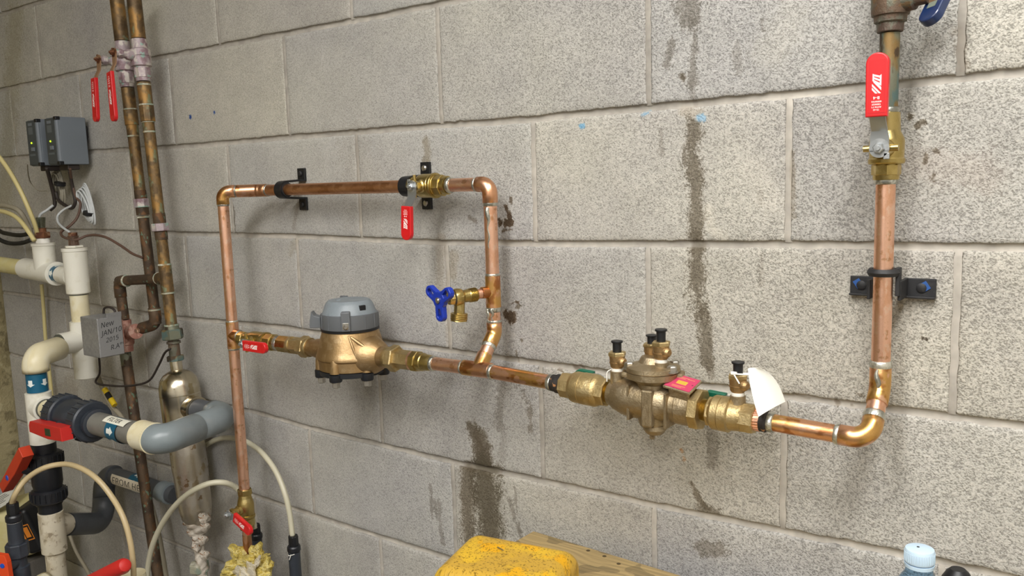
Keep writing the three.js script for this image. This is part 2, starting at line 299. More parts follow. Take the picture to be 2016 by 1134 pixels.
// marks on the wall, in pixels of the photograph: [points, half width in px, depth of colour, colour, ragged]
const DIRT = [88, 78, 62], WET = [92, 84, 70], GREYS = [112, 106, 96], RUST = [74, 58, 40];
const marks = [
  [[[1354, -5], [1364, 40]], 27, 0.66, GREYS, 1], [[[1368, 40], [1366, 100], [1362, 165]], 12, 0.6, GREYS, 1], [[[1322, 85], [1316, 125]], 11, 0.6, GREYS, 1], [[[1342, 150], [1346, 153]], 7, 0.8, DIRT, 1], [[[1360, 165], [1366, 205]], 7, 0.4, GREYS, 1],
  [[[1345, 218], [1372, 222]], 14, 0.3, [150, 135, 112], 0.6],
  [[[1366, 250], [1364, 330], [1371, 400], [1368, 466]], 21, 0.74, WET, 1], [[[1370, 466], [1370, 490]], 16, 0.5, WET, 0.4], [[[1374, 495], [1372, 560], [1380, 610]], 23, 0.77, WET, 1], [[[1382, 610], [1388, 660], [1392, 715]], 14, 0.72, WET, 1], [[[1395, 715], [1400, 740]], 9, 0.4, WET, 1],
  [[[1396, 835], [1403, 870], [1398, 915]], 13, 0.5, GREYS, 1],
  [[[1362, 952], [1378, 985], [1395, 1002]], 6, 0.65, DIRT, 1], [[[1385, 1000], [1412, 1010]], 12, 0.55, WET, 1],
  [[[926, 838], [936, 870], [946, 905]], 15, 0.8, DIRT, 1.3], [[[948, 858], [960, 912]], 18, 0.82, DIRT, 1], [[[925, 920], [980, 925]], 14, 0.55, DIRT, 0.6],
  [[[920, 930], [922, 1065]], 20, 0.7, DIRT, 0.5], [[[955, 926], [966, 1065]], 38, 0.82, [78, 70, 54], 0.5], [[[1005, 985], [1020, 1045]], 7, 0.5, GREYS, 1.4], [[[1013, 960], [1024, 1060]], 4, 0.4, GREYS, 1.6],
  [[[846, 955], [852, 1020]], 5, 0.55, GREYS, 1.5], [[[862, 990], [872, 1070]], 6, 0.5, GREYS, 1.5], [[[855, 985], [860, 1025]], 5, 0.5, GREYS, 1.5],
  [[[985, 750], [984, 840]], 13, 0.45, GREYS, 0.8], [[[990, 840], [990, 900]], 13, 0.25, GREYS, 0.8], [[[1022, 760], [1036, 790]], 9, 0.4, DIRT, 1.8], [[[1044, 790], [1046, 850]], 8, 0.42, DIRT, 1.8],
  [[[838, 278], [842, 295], [838, 315]], 11, 0.45, [120, 108, 84], 0.8], [[[842, 318], [842, 328]], 5, 0.3, [120, 108, 84], 0.8],
  [[[986, 438], [1004, 442]], 7, 0.95, RUST, 3.2], [[[996, 408], [1002, 430]], 4, 0.9, RUST, 3.4], [[[1006, 392], [1006, 398]], 4, 0.6, RUST, 1.5], [[[990, 455], [1008, 452]], 4, 0.7, RUST, 2], [[[925, 430], [935, 435]], 5, 0.4, DIRT, 2],
  [[[1000, 622], [1008, 618]], 9, 0.95, RUST, 2.2], [[[1002, 600], [1026, 590]], 4, 0.9, RUST, 2.6], [[[1016, 605], [1026, 602]], 4, 0.7, DIRT, 1.6], [[[1028, 669], [1028, 671]], 4, 0.7, DIRT, 1], [[[1017, 692], [1017, 712]], 3, 0.6, DIRT, 1.5],
  [[[868, 470], [866, 520], [866, 580]], 14, 0.55, [158, 148, 132], 0.3], [[[893, 505], [890, 540]], 14, 0.4, [146, 134, 112], 0.4], [[[880, 540], [882, 690]], 7, 0.4, [162, 152, 136], 0.3],
  [[[590, 390], [583, 420], [578, 448]], 6, 0.3, [120, 112, 98], 0.5], [[[582, 470], [572, 500]], 9, 0.3, [140, 130, 108], 0.8],
  [[[458, 405], [462, 420], [460, 440]], 3, 0.55, DIRT, 1.8], [[[463, 445], [463, 462]], 3, 0.4, DIRT, 1.8],
  [[[1790, 228], [1790, 232]], 6, 0.8, DIRT, 1.5], [[[1808, 248], [1818, 240]], 7, 0.8, DIRT, 1.5], [[[1840, 295], [1846, 300]], 5, 0.7, DIRT, 1.5], [[[1824, 305], [1820, 320]], 4, 0.7, DIRT, 1.5], [[[1838, 345], [1836, 352]], 5, 0.6, DIRT, 1.5], [[[1815, 665], [1824, 668]], 5, 0.85, [70, 62, 52], 0.8],
  [[[1645, 792], [1647, 795]], 7, 0.75, DIRT, 0.8], [[[1566, 778], [1590, 786]], 4, 0.4, DIRT, 1.5], [[[1674, 799], [1676, 800]], 3, 0.6, DIRT, 1], [[[1685, 775], [1700, 780]], 4, 0.5, DIRT, 1.6],
  [[[1340, 885], [1342, 888]], 5, 0.6, [170, 118, 70], 1.6], [[[1345, 900], [1347, 905]], 4, 0.4, [170, 118, 70], 1.6],
  [[[1800, 320], [1940, 340]], 40, 0.18, [160, 140, 128], 0.5], [[[1450, 90], [1456, 140]], 8, 0.3, GREYS, 1.4], [[[1500, 40], [1502, 60]], 5, 0.5, GREYS, 1.4], [[[1302, 260], [1304, 300]], 8, 0.35, GREYS, 1.3], [[[1495, 380], [1500, 400]], 6, 0.3, GREYS, 1.4], [[[1500, 500], [1498, 560]], 7, 0.3, GREYS, 1.4],
  [[[1395, 410], [1400, 450], [1425, 465]], 13, 0.4, [206, 200, 186], 0.5], [[[1480, 330], [1520, 400]], 30, 0.25, [212, 206, 194], 0.6], [[[1520, 100], [1560, 30]], 40, 0.25, [206, 200, 184], 0.6],
  [[[1098, 728], [1108, 732]], 3, 0.5, RUST, 1.2], [[[1128, 722], [1135, 728]], 5, 0.6, RUST, 1.2], [[[1143, 720], [1146, 726]], 4, 0.5, RUST, 1.2],
  [[[375, 229], [375, 231]], 4, 1, [28, 62, 128], 0.3], [[[422, 221], [422, 222]], 4, 1, [28, 62, 128], 0.3], [[[1144, 248], [1147, 248]], 5, 0.8, [104, 158, 196], 0.8], [[[1264, 226], [1276, 222]], 6, 0.8, [120, 160, 190], 1.2], [[[1375, 232], [1384, 232]], 8, 0.8, [136, 176, 206], 0.8],
  [[[700, 300], [720, 430]], 60, 0.1, [150, 138, 112], 0.6], [[[30, 40], [10, 400]], 40, 0.3, [128, 120, 84], 0.5], [[[110, 780], [140, 760]], 25, 0.25, [120, 108, 90], 0.6],
  [[[1900, 130], [1885, 60]], 14, 0.4, [140, 128, 112], 0.8], [[[1560, 300], [1560, 430]], 7, 0.4, [128, 114, 92], 0.9], [[[1380, 1080], [1420, 1085]], 16, 0.4, DIRT, 1],
].map(([pts, w, a, c, rag]) => {
  const q = pts.map(([x, y]) => { const p = W0(x, y); return [p.x, p.y]; }), r = w / pxm(W0(pts[0][0], pts[0][1])), m = r * 2.2;
  return { q, r, a, c, rag, x0: Math.min(...q.map(p => p[0])) - m, x1: Math.max(...q.map(p => p[0])) + m, y0: Math.min(...q.map(p => p[1])) - m, y1: Math.max(...q.map(p => p[1])) + m };
});
const NS = 512, nBig = fbm(NS, 6, 301, 5, 0.55), nMid = fbm(NS, 24, 307, 4, 0.6), nRag = fbm(NS, 40, 311, 4, 0.7);
const at = (n, x, y, s) => { let i = Math.floor(x * s) % NS, j = Math.floor(y * s) % NS; if (i < 0) i += NS; if (j < 0) j += NS; return n[j * NS + i]; };
const segDist = (x, y, a, b) => { const dx = b[0] - a[0], dy = b[1] - a[1], t = clamp(((x - a[0]) * dx + (y - a[1]) * dy) / (dx * dx + dy * dy + 1e-12)); return Math.hypot(x - a[0] - dx * t, y - a[1] - dy * t); };
// grain of the blocks: open pores between crushed stone; two sizes
const GS = 1024;
function grain(cells, seed) { const a = fbm(GS, cells, seed, 2, 0.8), b = noiseTile(GS, cells >> 1, seed + 5); for (let i = 0; i < a.length; i++) a[i] = a[i] * 0.7 + b[i] * 0.3; return a; }
const gCoarse = grain(440, 401), gFine = grain(512, 409);
// colour and relief for a rectangle of the wall
function wallMaps(X0, X1, YA, YB, w, h, grainMM) {
  const tone = [172, 169, 165], cd = new Uint8Array(w * h * 4), bd = new Uint8Array(w * h * 4);
  const dx = (X1 - X0) / w, dy = (YB - YA) / h, gs = 1 / grainMM * 1000;
  for (let j = 0; j < h; j++) {
    const Y = YA + (j + 0.5) * dy, act = marks.filter(m => Y > m.y0 && Y < m.y1);
    for (let i = 0; i < w; i++) {
      const X = X0 + (i + 0.5) * dx, k = (j * w + i) * 4;
      const smoothness = sstep(0.2, -1.2, X + (at(nBig, X, Y, 180) - 0.5) * 0.8);              // the blocks on the far left have a closer face
      const gi = (((Math.floor(Y * gs) % GS) + GS) % GS) * GS + (((Math.floor(X * gs) % GS) + GS) % GS);
      const gr = lerp(gCoarse[gi], gFine[gi], smoothness);
      const pit = sstep(0.47, 0.35, gr), hi = sstep(0.55, 0.7, gr);
      const big = at(nBig, X, Y, 330) - 0.5, mid = at(nMid, X, Y, 520) - 0.5;
      const f = 1 + big * 0.16 + mid * 0.1 + (hi * 0.06 - pit * 0.15) * lerp(1, 0.5, smoothness) + (gr - 0.5) * lerp(0.25, 0.16, smoothness);
      let r = tone[0] * f, g = tone[1] * f, b = tone[2] * (f - 0.02 - big * 0.06);
      for (const m of act) {
        if (X < m.x0 || X > m.x1) continue;
        let d = 1e9; for (let s = 0; s < m.q.length; s++) d = Math.min(d, segDist(X, Y, m.q[s], m.q[Math.min(s + 1, m.q.length - 1)]));
        const e = m.r * (1 + (at(nRag, X, Y * 0.6, 700) - 0.5) * 2.2 * m.rag) - d, s = sstep(-m.r * 0.25, m.r * 0.6, e + (0.5 - gr) * m.r * 1.4) * m.a * (1.25 - 0.5 * gr);
        if (s > 0) { const ff = 0.55 + 0.45 * f; r = lerp(r, m.c[0] * ff, s); g = lerp(g, m.c[1] * ff, s); b = lerp(b, m.c[2] * ff, s); }
      }
      cd[k] = clamp(r, 0, 255); cd[k + 1] = clamp(g, 0, 255); cd[k + 2] = clamp(b, 0, 255); cd[k + 3] = 255;
      const hgt = clamp(sstep(0.28, 0.6, gr) * 0.8 + gr * 0.2) * lerp(1, 0.6, smoothness); bd[k] = bd[k + 1] = bd[k + 2] = hgt * 255; bd[k + 3] = 255;
    }
  }
  const mk = (d, s) => dataTex(w, h, o => o.set(d), s);
  return { map: mk(cd, true), bumpMap: mk(bd, false) };
}
const zones = [
  { lo: -0.25, hi: 9, X0: -0.47, X1: 0.87, YA: Y0 - 0.85, YB: Y0 + 0.3, w: 2048, h: 2048, mm: 0.54 },
  { lo: -1.25, hi: -0.25, X0: -1.47, X1: -0.03, YA: Y0 - 1.08, YB: Y0 + 0.34, w: 2048, h: 2048, mm: 0.5 },
  { lo: -9, hi: -1.25, X0: -2.47, X1: -1.03, YA: Y0 - 1.3, YB: Y0 + 0.47, w: 1536, h: 1792, mm: 0.6 },
];
for (const z of zones) z.mat = std({ ...wallMaps(z.X0, z.X1, z.YA, z.YB, z.w, z.h, z.mm), roughness: 0.93, bumpScale: 0.0007 });
const tints = [[1, 1, 1], [0.965, 0.975, 1.0], [1.0, 0.985, 0.95], [0.94, 0.94, 0.945], [1.03, 1.02, 1.0]].map(([r, g, b]) => new THREE.Color(r, g, b));
for (const z of zones) z.mats = tints.map(c => { const m = z.mat.clone(); m.color.copy(c); return m; });
const tintOf = rng(515);
const mortarZone = { X0: -2.47, X1: 0.87, YA: Y0 - 1.3, YB: Y0 + 0.47 };
M.mortar = std({ map: dataTex(2048, 1024, d => {
  const w = 2048, h = 1024;
  for (let j = 0; j < h; j++) { const Y = lerp(mortarZone.YA, mortarZone.YB, (j + 0.5) / h), act = marks.filter(m => Y > m.y0 && Y < m.y1);
    for (let i = 0; i < w; i++) { const X = lerp(mortarZone.X0, mortarZone.X1, (i + 0.5) / w), k = (j * w + i) * 4;
      const f = 1 + (at(nBig, X, Y, 400) - 0.5) * 0.22 + (at(nMid, X, Y, 1300) - 0.5) * 0.26; let c = [170 * f, 164 * f, 154 * f];
      for (const m of act) { if (X < m.x0 || X > m.x1) continue; let dd = 1e9; for (let s = 0; s < m.q.length; s++) dd = Math.min(dd, segDist(X, Y, m.q[s], m.q[Math.min(s + 1, m.q.length - 1)]));
        const s = sstep(0, m.r * 0.5, m.r * (1 + (at(nRag, X, Y, 700) - 0.5) * m.rag) - dd) * m.a * 0.6; c = c.map((v, q) => lerp(v, m.c[q], s)); }
      d[k] = clamp(c[0], 0, 255); d[k + 1] = clamp(c[1], 0, 255); d[k + 2] = clamp(c[2], 0, 255); d[k + 3] = 255; } }
}), roughness: 0.9 });
const wallBack = structure('wall_back', 'bare grey concrete block wall with tooled mortar joints and dark stains');
const JH = 0.0052, JV = 0.0042;                                  // half a joint
function wobble(X, Y) { return (at(nMid, X + 3, Y + 7, 1900) - 0.5) * 0.0042 + (at(nRag, X, Y, 4200) - 0.5) * 0.0026; }
function blockGeo(r, xa, xb, zone) {
  const nx = Math.max(14, Math.round((xb - xa) / 0.012)), ny = 16, ed = [0, 0.0012, 0.0028, 0.006], us = [], vs = [];
  const w = xb - xa - 2 * JH, h = MODY - 2 * JH;
  for (const e of ed) us.push(e / w); for (let i = 1; i < nx; i++) us.push(lerp(0.014 / w, 1 - 0.014 / w, (i - 1) / (nx - 2))); for (const e of [...ed].reverse()) us.push(1 - e / w);
  for (const e of ed) vs.push(e / h); for (let i = 1; i < ny; i++) vs.push(lerp(0.014 / h, 1 - 0.014 / h, (i - 1) / (ny - 2))); for (const e of [...ed].reverse()) vs.push(1 - e / h);
  const pos = [], uv = [], idx = [], rw = us.length;
  const lip = V(0, 0, 0);
  for (let b = 0; b < vs.length; b++) for (let a = 0; a < rw; a++) {
    let X = lerp(xa + JV, xb - JV, us[a]);
    const yb = bedY(r + 1, X) + JH, yt = bedY(r, X) - JH; let Y = lerp(yb, yt, vs[b]);
    const ex = Math.min(us[a], 1 - us[a]) * w, ey = Math.min(vs[b], 1 - vs[b]) * h;
    if (ey < 0.007) Y += wobble(X, r * 0.37) * (vs[b] < 0.5 ? 1 : -1) * (1 - ey / 0.007);
    if (ex < 0.007) X += wobble(r * 0.53 + Y, X) * (1 - ex / 0.007);
    const e = Math.min(ex, ey), z = -0.0024 * (1 - Math.sqrt(clamp(e / 0.007))) + (at(nBig, X, Y, 260) - 0.5) * 0.0022 * sstep(0, 0.02, e);
    pos.push(X, Y, z); uv.push((X - zone.X0) / (zone.X1 - zone.X0), (Y - zone.YA) / (zone.YB - zone.YA));
  }
  for (let b = 0; b < vs.length - 1; b++) for (let a = 0; a < rw - 1; a++) { const k = b * rw + a; idx.push(k, k + 1, k + rw, k + 1, k + rw + 1, k + rw); }
  // sides back into the wall
  const edge = []; for (let a = 0; a < rw; a++) edge.push(a); for (let b = 1; b < vs.length; b++) edge.push(b * rw + rw - 1); for (let a = rw - 2; a >= 0; a--) edge.push((vs.length - 1) * rw + a); for (let b = vs.length - 2; b >= 0; b--) edge.push(b * rw);
  const base = pos.length / 3; for (const k of edge) { pos.push(pos[k * 3], pos[k * 3 + 1], -0.19); uv.push(uv[k * 2], uv[k * 2 + 1]); }
  for (let i = 0; i < edge.length - 1; i++) idx.push(edge[i + 1], edge[i], base + i, edge[i + 1], base + i, base + i + 1);
  const g = new THREE.BufferGeometry(); g.setAttribute('position', new THREE.Float32BufferAttribute(pos, 3)); g.setAttribute('uv', new THREE.Float32BufferAttribute(uv, 2)); g.setIndex(idx); g.computeVertexNormals();
  return g;
}
for (let r = 0; r < 9; r++) for (let i = 0; i < heads[r].length - 1; i++) {
  const xa = heads[r][i], xb = heads[r][i + 1]; if (xa > 0.95) continue;
  const c = (xa + xb) / 2, zone = zones.find(z => c > z.lo && c <= z.hi);
  const m = part(wallBack, 'block', blockGeo(r, xa, xb, zone), zone.mats[Math.floor(tintOf() * tints.length)]);
  m.name = numbered('block');
}
{ // mortar: shallow hollowed strips between the blocks
  const list = [];
  const stripGeo = (n, f) => {                     // f(t, s) -> [x, y, z], s in -1..1
    const pos = [], uv = [], idx = [], S = 8;
    for (let i = 0; i <= n; i++) for (let k = 0; k <= S; k++) { const [x, y, z] = f(i / n, k / S * 2 - 1); pos.push(x, y, z); uv.push((x - mortarZone.X0) / (mortarZone.X1 - mortarZone.X0), (y - mortarZone.YA) / (mortarZone.YB - mortarZone.YA)); }
    for (let i = 0; i < n; i++) for (let k = 0; k < S; k++) { const a = i * (S + 1) + k, b = a + S + 1; idx.push(a, b, a + 1, b, b + 1, a + 1); }
    const g = new THREE.BufferGeometry(); g.setAttribute('position', new THREE.Float32BufferAttribute(pos, 3)); g.setAttribute('uv', new THREE.Float32BufferAttribute(uv, 2)); g.setIndex(idx); g.computeVertexNormals(); return g;
  };
  const hollow = (s, x, y) => -0.0034 - 0.003 * (1 - s * s) + (at(nMid, x, y, 1500) - 0.5) * 0.0016, flush = (s, x, y) => -0.0036 + 0.0018 * (1 - s * s) + (at(nMid, x, y, 1500) - 0.5) * 0.0018;
  for (let j = 1; j < 9; j++) list.push(stripGeo(520, (t, s) => { const X = lerp(XL, 1.3, t), y = bedY(j, X) + s * (JH + 0.0025); return [X, y, hollow(s, X, y)]; }));
  for (let r = 0; r < 9; r++) for (const X of heads[r].slice(1, -1)) if (X < 1.3) list.push(stripGeo(24, (t, s) => { const Y = lerp(bedY(r + 1, X) + 0.003, bedY(r, X) - 0.003, t), x = X + s * (JH + 0.0025); return [x, Y, flush(s, x, Y) - 0.0028 * (1 - sstep(0, 0.04, Math.min(t, 1 - t)))]; }));
  const headMat = M.mortar.clone(); headMat.color.setRGB(0.985, 0.985, 0.985);
  part(wallBack, 'mortar', list.slice(0, 8), M.mortar, 'pale mortar in hollow bed joints');
  part(wallBack, 'mortar', list.slice(8), headMat, 'greyer mortar struck flush in the upright joints');
}
// the rest of the same wall, out of sight: plain masses that close the room
M.plaster = std({ map: mottle(0xd2cec4, [[0xc8c3b8, 4, 0.55, 0.12, 0.8]], 201), roughness: 0.95 });
M.concrete = std({ map: mottle(0x5c5852, [[0x524e48, 4, 0.55, 0.12, 0.8], [0x68635c, 9, 0.6, 0.1, 0.7]], 203), roughness: 0.9 });
M.parge = std({ map: mottle(0x9a8f6c, [[0x857a58, 4, 0.5, 0.1, 0.9], [0xafa582, 7, 0.6, 0.06, 0.8], [0x6e6448, 10, 0.66, 0.05, 0.7]], 205, 512, 12), roughness: 0.95, bumpMap: bumpFine, bumpScale: 0.004 });
const HC = 2.75, ZB = 5.2, yBot = bedMean[9], yTop = bedMean[0];
const slab = (x0, x1, y0, y1, z0, z1) => new THREE.BoxGeometry(x1 - x0, y1 - y0, z1 - z0).translate((x0 + x1) / 2, (y0 + y1) / 2, (z0 + z1) / 2);
part(wallBack, 'upper_masonry', slab(XL, XR, yTop, HC, -0.2, -0.004), M.plaster);
part(wallBack, 'lower_masonry', slab(XL, XR, 0, yBot, -0.2, -0.004), M.plaster);
part(wallBack, 'masonry_beyond', slab(1.05, XR, yBot, yTop, -0.2, -0.001), M.plaster);
part(wallBack, 'backing', slab(XL, XR, 0, HC, -0.3, -0.2), M.plaster);
const wl = structure('wall_left', 'yellowish rough parged wall at the corner');
{ const g = new THREE.PlaneGeometry(ZB + 0.2, HC, 200, 160); const p = g.attributes.position;
  for (let i = 0; i < p.count; i++) p.setZ(i, (at(nBig, p.getX(i), p.getY(i), 300) - 0.5) * 0.03 + (at(nMid, p.getX(i), p.getY(i), 400) - 0.5) * 0.012 - 0.004);
  const uv = g.attributes.uv; for (let i = 0; i < uv.count; i++) uv.setXY(i, p.getX(i) / 0.35, p.getY(i) / 0.35);
  g.computeVertexNormals(); g.rotateY(Math.PI / 2); g.translate(XL, HC / 2, ZB / 2 - 0.1);
  part(wl, 'parging', g, M.parge); part(wl, 'masonry', slab(XL - 0.25, XL - 0.02, 0, HC, -0.3, ZB), M.plaster); }
part(structure('wall_right', 'plain light wall opposite the corner'), 'panel', slab(XR, XR + 0.15, 0, HC, -0.3, ZB), M.plaster);
part(structure('wall_front', 'plain light wall behind the photographer'), 'panel', slab(XL - 0.2, XR + 0.15, 0, HC, ZB, ZB + 0.15), M.plaster);
part(structure('floor', 'grey concrete floor of the mechanical room'), 'slab', slab(XL - 0.25, XR + 0.15, -0.12, 0, -0.3, ZB + 0.15), M.concrete);
part(structure('ceiling', 'plain pale ceiling'), 'panel', slab(XL - 0.25, XR + 0.15, HC, HC + 0.1, -0.3, ZB + 0.15), M.plaster);
const em = std({ color: 0xffffff, emissive: LAMP_COLOR, emissiveIntensity: LAMP.glow, roughness: 0.6 });
for (const [k, [lx, lz]] of LAMP.at.entries()) { // fluorescent ceiling fixtures, above the frame, one behind the other
  const t = thing('ceiling_light', ['first fluorescent ceiling fixture out from the block wall', 'second fluorescent ceiling fixture out from the block wall', 'third fluorescent ceiling fixture out from the block wall', 'last fluorescent ceiling fixture, farthest from the block wall'][k], 'light');
  part(t, 'housing', box(V(lx, LAMP.y + 0.062, lz), LAMP.w + 0.05, 0.1, LAMP.d + 0.06, 0.01), M.white);
  part(t, 'diffuser_lamp', box(V(lx, LAMP.y + 0.008, lz), LAMP.w, 0.012, LAMP.d, 0.003), em, 'glowing white diffuser');
  part(t, 'mounting_rod', box(V(lx, (LAMP.y + 0.11 + HC) / 2, lz), 0.08, HC - LAMP.y - 0.11, 0.5, 0.004), M.white);
  const L = new THREE.RectAreaLight(LAMP_COLOR, LAMP.watt, LAMP.w, LAMP.d); L.position.set(lx, LAMP.y - 0.002, lz); L.rotation.x = -Math.PI / 2; t.add(L);
}

// ---------------------------------------------------------------- valves
const ZL = 0.1, ZU = 0.05, R34 = 0.0111, RF = 0.0126;     // lower run, upper run, 3/4 inch pipe, its fittings
const handlePrint = canvasTex(128, 448, (x, w, h) => {
  x.fillStyle = '#c9161c'; x.fillRect(0, 0, w, h); x.fillStyle = '#f4e9e4'; x.textAlign = 'center';
  x.font = 'bold 19px sans-serif'; ['19-42', 'ASTM F1', '150WSP', '600WOG'].forEach((s, i) => x.fillText(s, 64, 34 + i * 23));
  x.font = 'bold 34px sans-serif'; x.fillText('B-4', 64, 140);
  const poly = p => { x.beginPath(); p.forEach(([a, b], i) => i ? x.lineTo(a, b) : x.moveTo(a, b)); x.closePath(); x.fill(); };
  const y = 165; poly([[30, y], [48, y], [100, y + 62], [100, y + 84]]); poly([[56, y], [74, y], [100, y + 32], [100, y + 54]]);
  poly([[30, y + 24], [92, y + 98], [70, y + 98], [30, y + 52]]);
  for (const k of [0, 1, 2]) poly([[30, y + 62 + k * 32], [96, y + 106 + k * 22], [96, y + 122 + k * 22], [30, y + 80 + k * 32]]);
  poly([[30, y + 62], [42, y + 70], [42, y + 150], [30, y + 160]]); poly([[86, y + 104], [97, y + 108], [97, y + 168], [86, y + 164]]);
});
M.handlePrint = std({ map: handlePrint, roughness: 0.4 });
// lever on a stem: C top of stem, s outward along the stem, l along the lever
function lever(t, C, s, l, o = {}) {
  const { len = 0.1, width = 0.021, rise = 0.016, metal = M.zinc, sleeve = M.red, print = true, start = 0.034, th = 0.0055 } = o;
  s = s.clone().normalize(); l = l.clone().addScaledVector(s, -l.dot(s)).normalize(); const w = s.clone().cross(l);
  const at2 = (a, b) => C.clone().addScaledVector(l, a).addScaledVector(s, b);
  const arm = [strip([at2(-0.004, 0), at2(0.012, 0), at2(start * 0.55, 0.001), at2(start * 0.8, rise * 0.55), at2(start * 1.15, rise), at2(len * 0.8, rise)], w, u => u < 0.3 ? width * 0.92 : width * 0.78, 0.0026)];
  const hub = rev(at2(0, -0.0013), s, [[0, width * 0.5], [0.0026, width * 0.5]], 28); arm.push(hub);
  arm.push(box(at2(-width * 0.42, 0).addScaledVector(w, -width * 0.36), width * 0.34, 0.0026, width * 0.3, 0.0008, basis(l, s, l.clone().cross(s))));
  const h = part(t, 'handle', arm, metal, 'bent plated lever');
  const sh = new THREE.Shape(), hw = width / 2, L = len - start; sh.moveTo(0, -hw * 0.94); sh.lineTo(L - hw, -hw); sh.absarc(L - hw, 0, hw, -Math.PI / 2, Math.PI / 2, false); sh.lineTo(0, hw * 0.94); sh.closePath();
  const g = new THREE.ExtrudeGeometry(sh, { depth: th, bevelEnabled: true, bevelThickness: 0.0014, bevelSize: 0.0014, bevelSegments: 3, curveSegments: 14 });
  g.translate(0, 0, -th / 2); g.applyQuaternion(basis(l, w, s)); const b0 = at2(start, rise); g.translate(b0.x, b0.y, b0.z);
  const sl = part(h, 'sleeve', g, sleeve, 'vinyl dipped grip');
  if (print) part(h, 'printing', planeQuad(at2(start + L * 0.47, rise + th / 2 + 0.00165), l.clone().negate().cross(s), l.clone().negate(), width * 0.82, L * 0.86), M.handlePrint);
  const nut = part(t, 'handle_nut', [hex(at2(0, 0.001), s, 0, 0.0065, 0.0055, 0.3), rev(at2(0, 0.0075), s, [[0, 0.003], [0.003, 0.0028]], 14)], metal);
  return h;
}
// soldered or threaded two-piece ball valve with axis A->B
function ballValve(t, A, B, stemDir, o = {}) {
  const { r = 0.0142, bulge = 0.0205, mat = M.brass, stem = 0.036, stemAt = 0.5 } = o;
  const ax = Axis(A, B), L = ax.L, C = ax.p(L * stemAt);
  const body = part(t, 'body', [
    rev(A, ax.d, [[0, r * 0.96], [L * 0.02, r], [L * 0.2, r], [L * 0.23, r * 1.06], [L * 0.3, bulge * 0.92], [L * 0.36, bulge], [L * 0.62, bulge], [L * 0.66, bulge * 0.9], [L * 0.72, bulge * 0.88], [L * 0.74, r * 1.12], [L, r * 1.1]], 32, 0.5),
    hex(A, ax.d, L * 0.72, L * 0.9, r * 1.2, 0.2, 0.001, 8), rev(A, ax.d, [[L * 0.64, bulge * 1.03], [L * 0.66, bulge * 1.06], [L * 0.7, bulge * 1.06], [L * 0.715, bulge * 1.02]], 32),
    hex(A, ax.d, 0, L * 0.14, r * 1.04, 0.1, 0.001, 8)], mat);
  const s = stemDir.clone().normalize();
  part(t, 'stem', [rev(C, s, [[bulge * 0.7, 0.0115], [bulge * 1.12, 0.0105], [bulge * 1.2, 0.008], [stem - 0.006, 0.0078]], 24), hex(C, s, stem - 0.013, stem - 0.005, 0.0085, 0.1), rev(C, s, [[stem - 0.006, 0.0045], [stem + 0.001, 0.0045]], 16)], mat);
  part(t, 'stop_lug', [rod(C.clone().addScaledVector(s, stem - 0.007).addScaledVector(ax.d.clone().cross(s), -0.019), C.clone().addScaledVector(s, stem - 0.007).addScaledVector(ax.d.clone().cross(s), 0.019), 0.0028, 12)], mat);
  return C.clone().addScaledVector(s, stem);
}
const solderAt = (list, A, d, t, r = R34, w = 0.005) => list.push(ring(A, d, t, r * 1.075, w));

// ---------------------------------------------------------------- new copper: left riser and top run
const Lx = P(437, 375, ZL), riserTop = V(P(448, 520, ZL).x, Lx.y, ZL), riserBot = P(488, 1085, ZL); riserBot.x = P(484, 1000, ZL).x; riserBot.z = ZL;
const riserAx = Axis(riserTop, riserBot);
const runY = P(690, 370, ZU).y, kneeT = P(516, 375, ZU); kneeT.y = runY; riserTop.y = runY;
const tapEl = P(964, 366, ZU); tapEl.y = runY;          // corner of the right top elbow
const d45 = kneeT.clone().sub(riserTop).normalize();
{
  const t = thing('copper_riser_pipe', 'bright copper pipe rising to an elbow and running along the wall to the upper valve', 'pipe');
  const vTee = P(458, 665, ZL), ta = riserAx.t(P(452, 633, ZL)), tb = riserAx.t(P(464, 686, ZL)), tMid = (ta + tb) / 2, tValve = riserAx.t(P(482, 968, ZL));
  part(t, 'pipe', rod(riserAx.p(0.02), riserAx.p(ta + 0.01), R34), M.copper);
  part(t, 'pipe', rod(riserAx.p(tb - 0.01), riserAx.p(tValve + 0.01), R34), M.copper);
  const elA = riserAx.d, el = sweep(bendPts(riserTop, elA, 0.026, d45, 0.026, 0.016), RF);
  part(t, 'elbow', el, M.copperBurnt);
  const dx = XA.clone(); part(t, 'coupling', [rev(riserTop, d45, [[0.03, RF], [kneeT.distanceTo(riserTop) - 0.012, RF]]), rod(riserTop.clone().addScaledVector(d45, 0.015), kneeT, R34)], M.copperBurnt, 'heat-tinted golden coupling');
  part(t, 'elbow', sweep(bendPts(kneeT, d45.clone().negate(), 0.013, dx, 0.018, 0.02), RF), M.copperBrown);
  part(t, 'pipe', rod(kneeT.clone().addScaledVector(dx, 0.01), V(P(815, 368, ZU).x, runY, ZU), R34), M.copperBrown, 'dull browned copper pipe');
  part(t, 'tee', [rev(riserAx.A, riserAx.d, [[ta, RF], [tb, RF]]), rev(riserAx.p(tMid), XA, [[0, RF], [0.022, RF]])], M.copperBurnt);
  const so = []; solderAt(so, riserTop, elA, 0.027); solderAt(so, riserTop, d45, 0.0275, R34, 0.004); solderAt(so, kneeT, dx, 0.019); solderAt(so, riserAx.A, riserAx.d, ta - 0.001); solderAt(so, riserAx.A, riserAx.d, tb + 0.001); solderAt(so, riserAx.A, riserAx.d, tValve - 0.002, R34 * 1.1, 0.006); solderAt(so, riserAx.p(tMid), XA, 0.023);
  part(t, 'solder_joint', so, M.solder);
  t.userData.tee = undefined;
}
